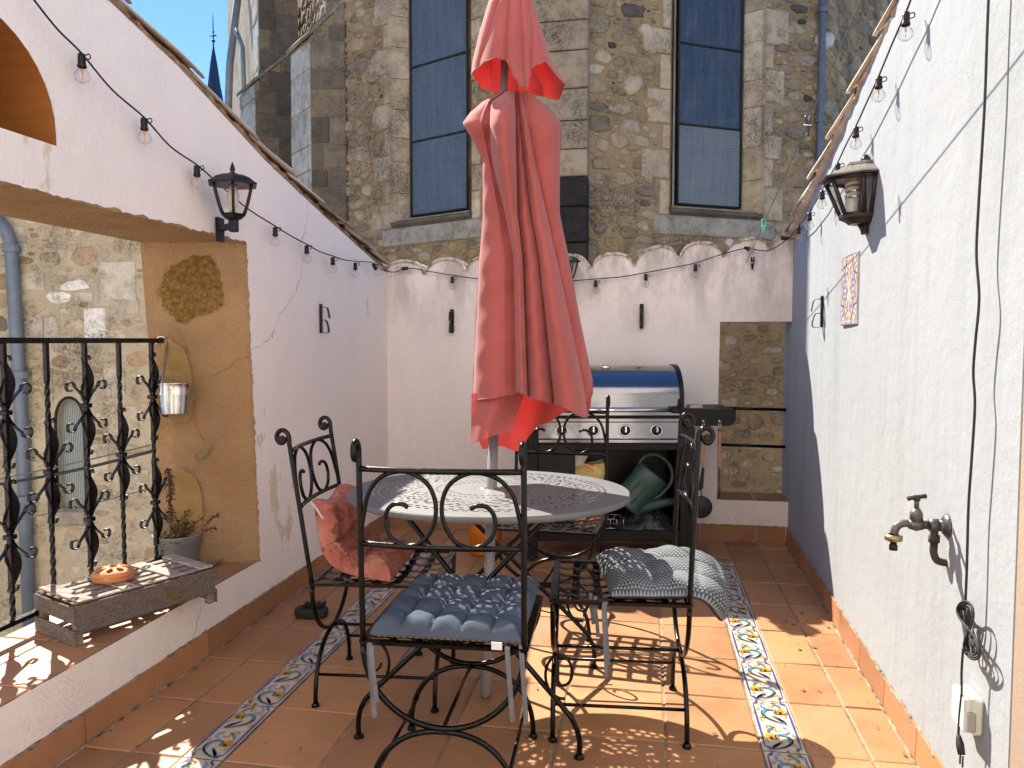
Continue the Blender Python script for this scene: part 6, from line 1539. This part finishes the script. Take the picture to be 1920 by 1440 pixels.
# black round lid hung on the cart's flank
c = B(.530, -.035, .335); t = thing('pan_lid', 'black round lid hung on the right flank of the barbecue', 'lid', flatv(c))
m = MB(); m.smooth = True; m.lathe([(.064, -.004), (.066, .002), (.050, .014), (.001, .020)], c, 28, ax=-D3, capb=True); m.build('disc', M['rubber'], t, True)
m = MB(); m.tube([c+[0, 0, .06], c+[0, 0, .12], c+D3*.03-RT*.03+[0, 0, .125]], .004, 6); m.build('strap', M['rubber'], t, True)
# things on the bottom shelf
wc = thing('watering_can', 'dark green plastic watering can tipped over on the bottom shelf of the barbecue', 'watering can', flatv(B(.2, .2, .19)))
lean = R(40); Ax = RT*math.sin(lean)+np.array([0, 0, math.cos(lean)]); Bx = RT*math.cos(lean)-np.array([0, 0, math.sin(lean)]); W0 = B(.208, .17, .405)
cw = lambda a, b, d: W0+Ax*a+Bx*b+D3*d     # a along the body axis, b across towards the spout
m = MB(); m.smooth = True
prf = [(-.140, .090), (-.136, .098), (-.125, .100), (-.119, .096), (.05, .098), (.06, .102), (.075, .103), (.105, .103), (.125, .100), (.128, .094), (.10, .09)]
vs = []; n = 36
for a, r_ in prf:
    for k in range(n): vs.append(cw(a, r_*1.05*math.cos(2*PI*k/n), r_*.82*math.sin(2*PI*k/n)))
m.add(vs, [(i*n+k, i*n+(k+1) % n, (i+1)*n+(k+1) % n, (i+1)*n+k) for i in range(len(prf)-1) for k in range(n)]+[tuple(range(n))[::-1]])
for q in (-.05, .0, .05): m.tube([cw(-.10, q, -.082), cw(.03, q, -.082)], .004, 5)
m.build('body', M['can'], wc, True)
m = MB(); m.smooth = True
P = smoothpts([cw(.10, -.098, 0), cw(.17, -.105, 0), cw(.225, -.050, 0), cw(.225, .045, 0), cw(.165, .115, 0), (cw(.06, .122, 0)), cw(-.01, .098, 0)], 6)
m.tube(P, .0125, 10); m.build('handle', M['can'], wc, True)
m = MB(); m.smooth = True; s0 = cw(-.090, .085, -.01); s1 = s0+RT*.135+np.array([0, 0, .038]); s2 = s0+RT*.215+np.array([0, 0, .048])
m.tube([cw(-.075, .04, -.01), s0+[0, 0, .005], s1, s2], [.050, .044, .026, .020], 14); m.build('spout', M['can'], wc, True)
def bagmat():
    t = NT('printed_feed_bag'); n1 = t.noise(7, 3, .5, None, .8); n2 = t.noise(11, 3, .5, t.map((1, 1, 1.4)), 1.2)
    c = t.ramp(n1, [(.30, (.62, .47, .12)), (.42, (.66, .58, .38)), (.50, (.60, .33, .20)), (.58, (.62, .52, .10)), (.70, (.22, .42, .56))])
    c = t.mix(t.ramp(n2, [(.60, 0), (.64, 1)]), c, (.50, .07, .05)); c = t.mix(t.ramp(n2, [(.36, 1), (.40, 0)]), c, (.28, .50, .60))
    return t.done(c, .35, 0, t.bump(t.noise(14, 4, .6), .6, .012), .5)
M['bag'] = bagmat()
t = thing('feed_bag', 'bright yellow printed plastic bag standing on the bottom shelf of the barbecue', 'bag', flatv(B(-.19, .2, .19)))
def bagf(u, v):
    a = 2*PI*u; w = .115*(1-.10*v)*(1+.05*math.sin(3*a+v*4)); dd = .075*(1-.55*v**3); z = .188+.385*v; x = w*math.copysign(abs(math.cos(a))**.7, math.cos(a)); y = dd*math.copysign(abs(math.sin(a))**.8, math.sin(a))
    return B(-.135+x+.02*v+.006*math.sin(v*17+a*2), .15+y+.006*math.sin(v*23+a*3), z+.012*math.sin(a*2+1)*v)
m = MB(); m.smooth = True; m.grid(bagf, 40, 26, True); m.build('sack', M['bag'], t, True)
m = MB(); m.smooth = True; m.grid(lambda u, v: B(-.245+.105*u+.03*v, .12-.03*math.sin(PI*u), .535+.115*v+.03*u-.06*u*v), 8, 8); m.build('paper_flap', M['paper'], t, True)
t = MB(); t.smooth = True
def tarpf(u, v):
    x = lerp(.06, .40, u); y = lerp(.01, .34, v); e = math.sin(PI*u)*math.sin(PI*v); h = .190+e**.5*(.075+.03*math.sin(u*13+v*5)+.022*math.sin(u*7-v*17)+.02*rng.normal()*.5)
    return B(x+.01*math.sin(v*19), y+.012*math.sin(u*15), h)
t.grid(tarpf, 34, 26); tag(t.build('tarpaulin', M['tarp']), 'crumpled black plastic sheet under the watering can', 'sheet')
t = MB()
for z in (.20, .255): t.tube([B(-.03, .005, z), B(.085, .005, z), B(.085, .12, z), B(-.03, .12, z)], .0022, 5, True)
for x in (-.03, .008, .046, .085): t.tube([B(x, .005, .255), B(x, .005, .20), B(x, .12, .20), B(x, .12, .255)], .0016, 5)
tag(t.build('wire_tray', M['chrome']), 'small thin wire tray on the bottom shelf left of the watering can', 'tray')
# orange gas bottle and hose
gc = np.array([CAM[0], CAM[1], 0])+D3*4.66+RT*(-.165); t = thing('gas_bottle', 'bright orange gas bottle on the floor behind the table', 'gas bottle', flatv(gc))
m = MB(); m.smooth = True; m.lathe([(.075, 0), (.095, .004), (.100, .02), (.100, .06), (.096, .065), (.100, .07), (.100, .24), (.090, .285), (.05, .31), (.03, .315), (.03, .33)], gc, 32, capt=True); m.build('body', M['orange'], t, True)
m = MB(); m.lathe([(.012, .33), (.012, .36), (.022, .362), (.022, .39), (.008, .392)], gc, 14, capt=True); m.build('valve', M['brass'], t, True)
m = MB(); m.tube(smoothpts([gc+[0, 0, .37], gc+RT*.06+[0, 0, .42], B(-.50, .10, .55), B(-.47, .05, .66), B(-.40, .1, .69)], 8), .0075, 8); m.build('hose', M['orange'], t, True)
# ================================================================== LIGHT
SD = Vector((.665, -.78, -1.0)).normalized()
sl_ = bpy.data.lights.new('sun', 'SUN'); sl_.energy = 3.2; sl_.angle = R(.5); sl_.color = (1.0, .90, .77)
so = bpy.data.objects.new('sun', sl_); COL.objects.link(so); so.rotation_euler = SD.to_track_quat('-Z', 'Y').to_euler(); so.location = (-6, 8, 10)
W = bpy.data.worlds.new('World'); S.world = W; W.use_nodes = True
nt = W.node_tree; bg = nt.nodes['Background']; sk = nt.nodes.new('ShaderNodeTexSky'); sk.sky_type = 'NISHITA'; sk.sun_disc = False
sk.sun_elevation = math.asin(-SD.z); sk.sun_rotation = math.atan2(-SD.x, -SD.y); sk.altitude = 1500; sk.air_density = .8; sk.dust_density = 0; sk.ozone_density = 9
nt.links.new(sk.outputs[0], bg.inputs[0]); bg.inputs[1].default_value = .07
S.view_settings.view_transform = 'Standard'; S.view_settings.look = 'None'; S.view_settings.gamma = 1.0; S.view_settings.exposure = 2.08
S.cycles.max_bounces = 10; S.cycles.diffuse_bounces = 6; S.cycles.transparent_max_bounces = 16; S.cycles.caustics_reflective = False; S.cycles.caustics_refractive = False
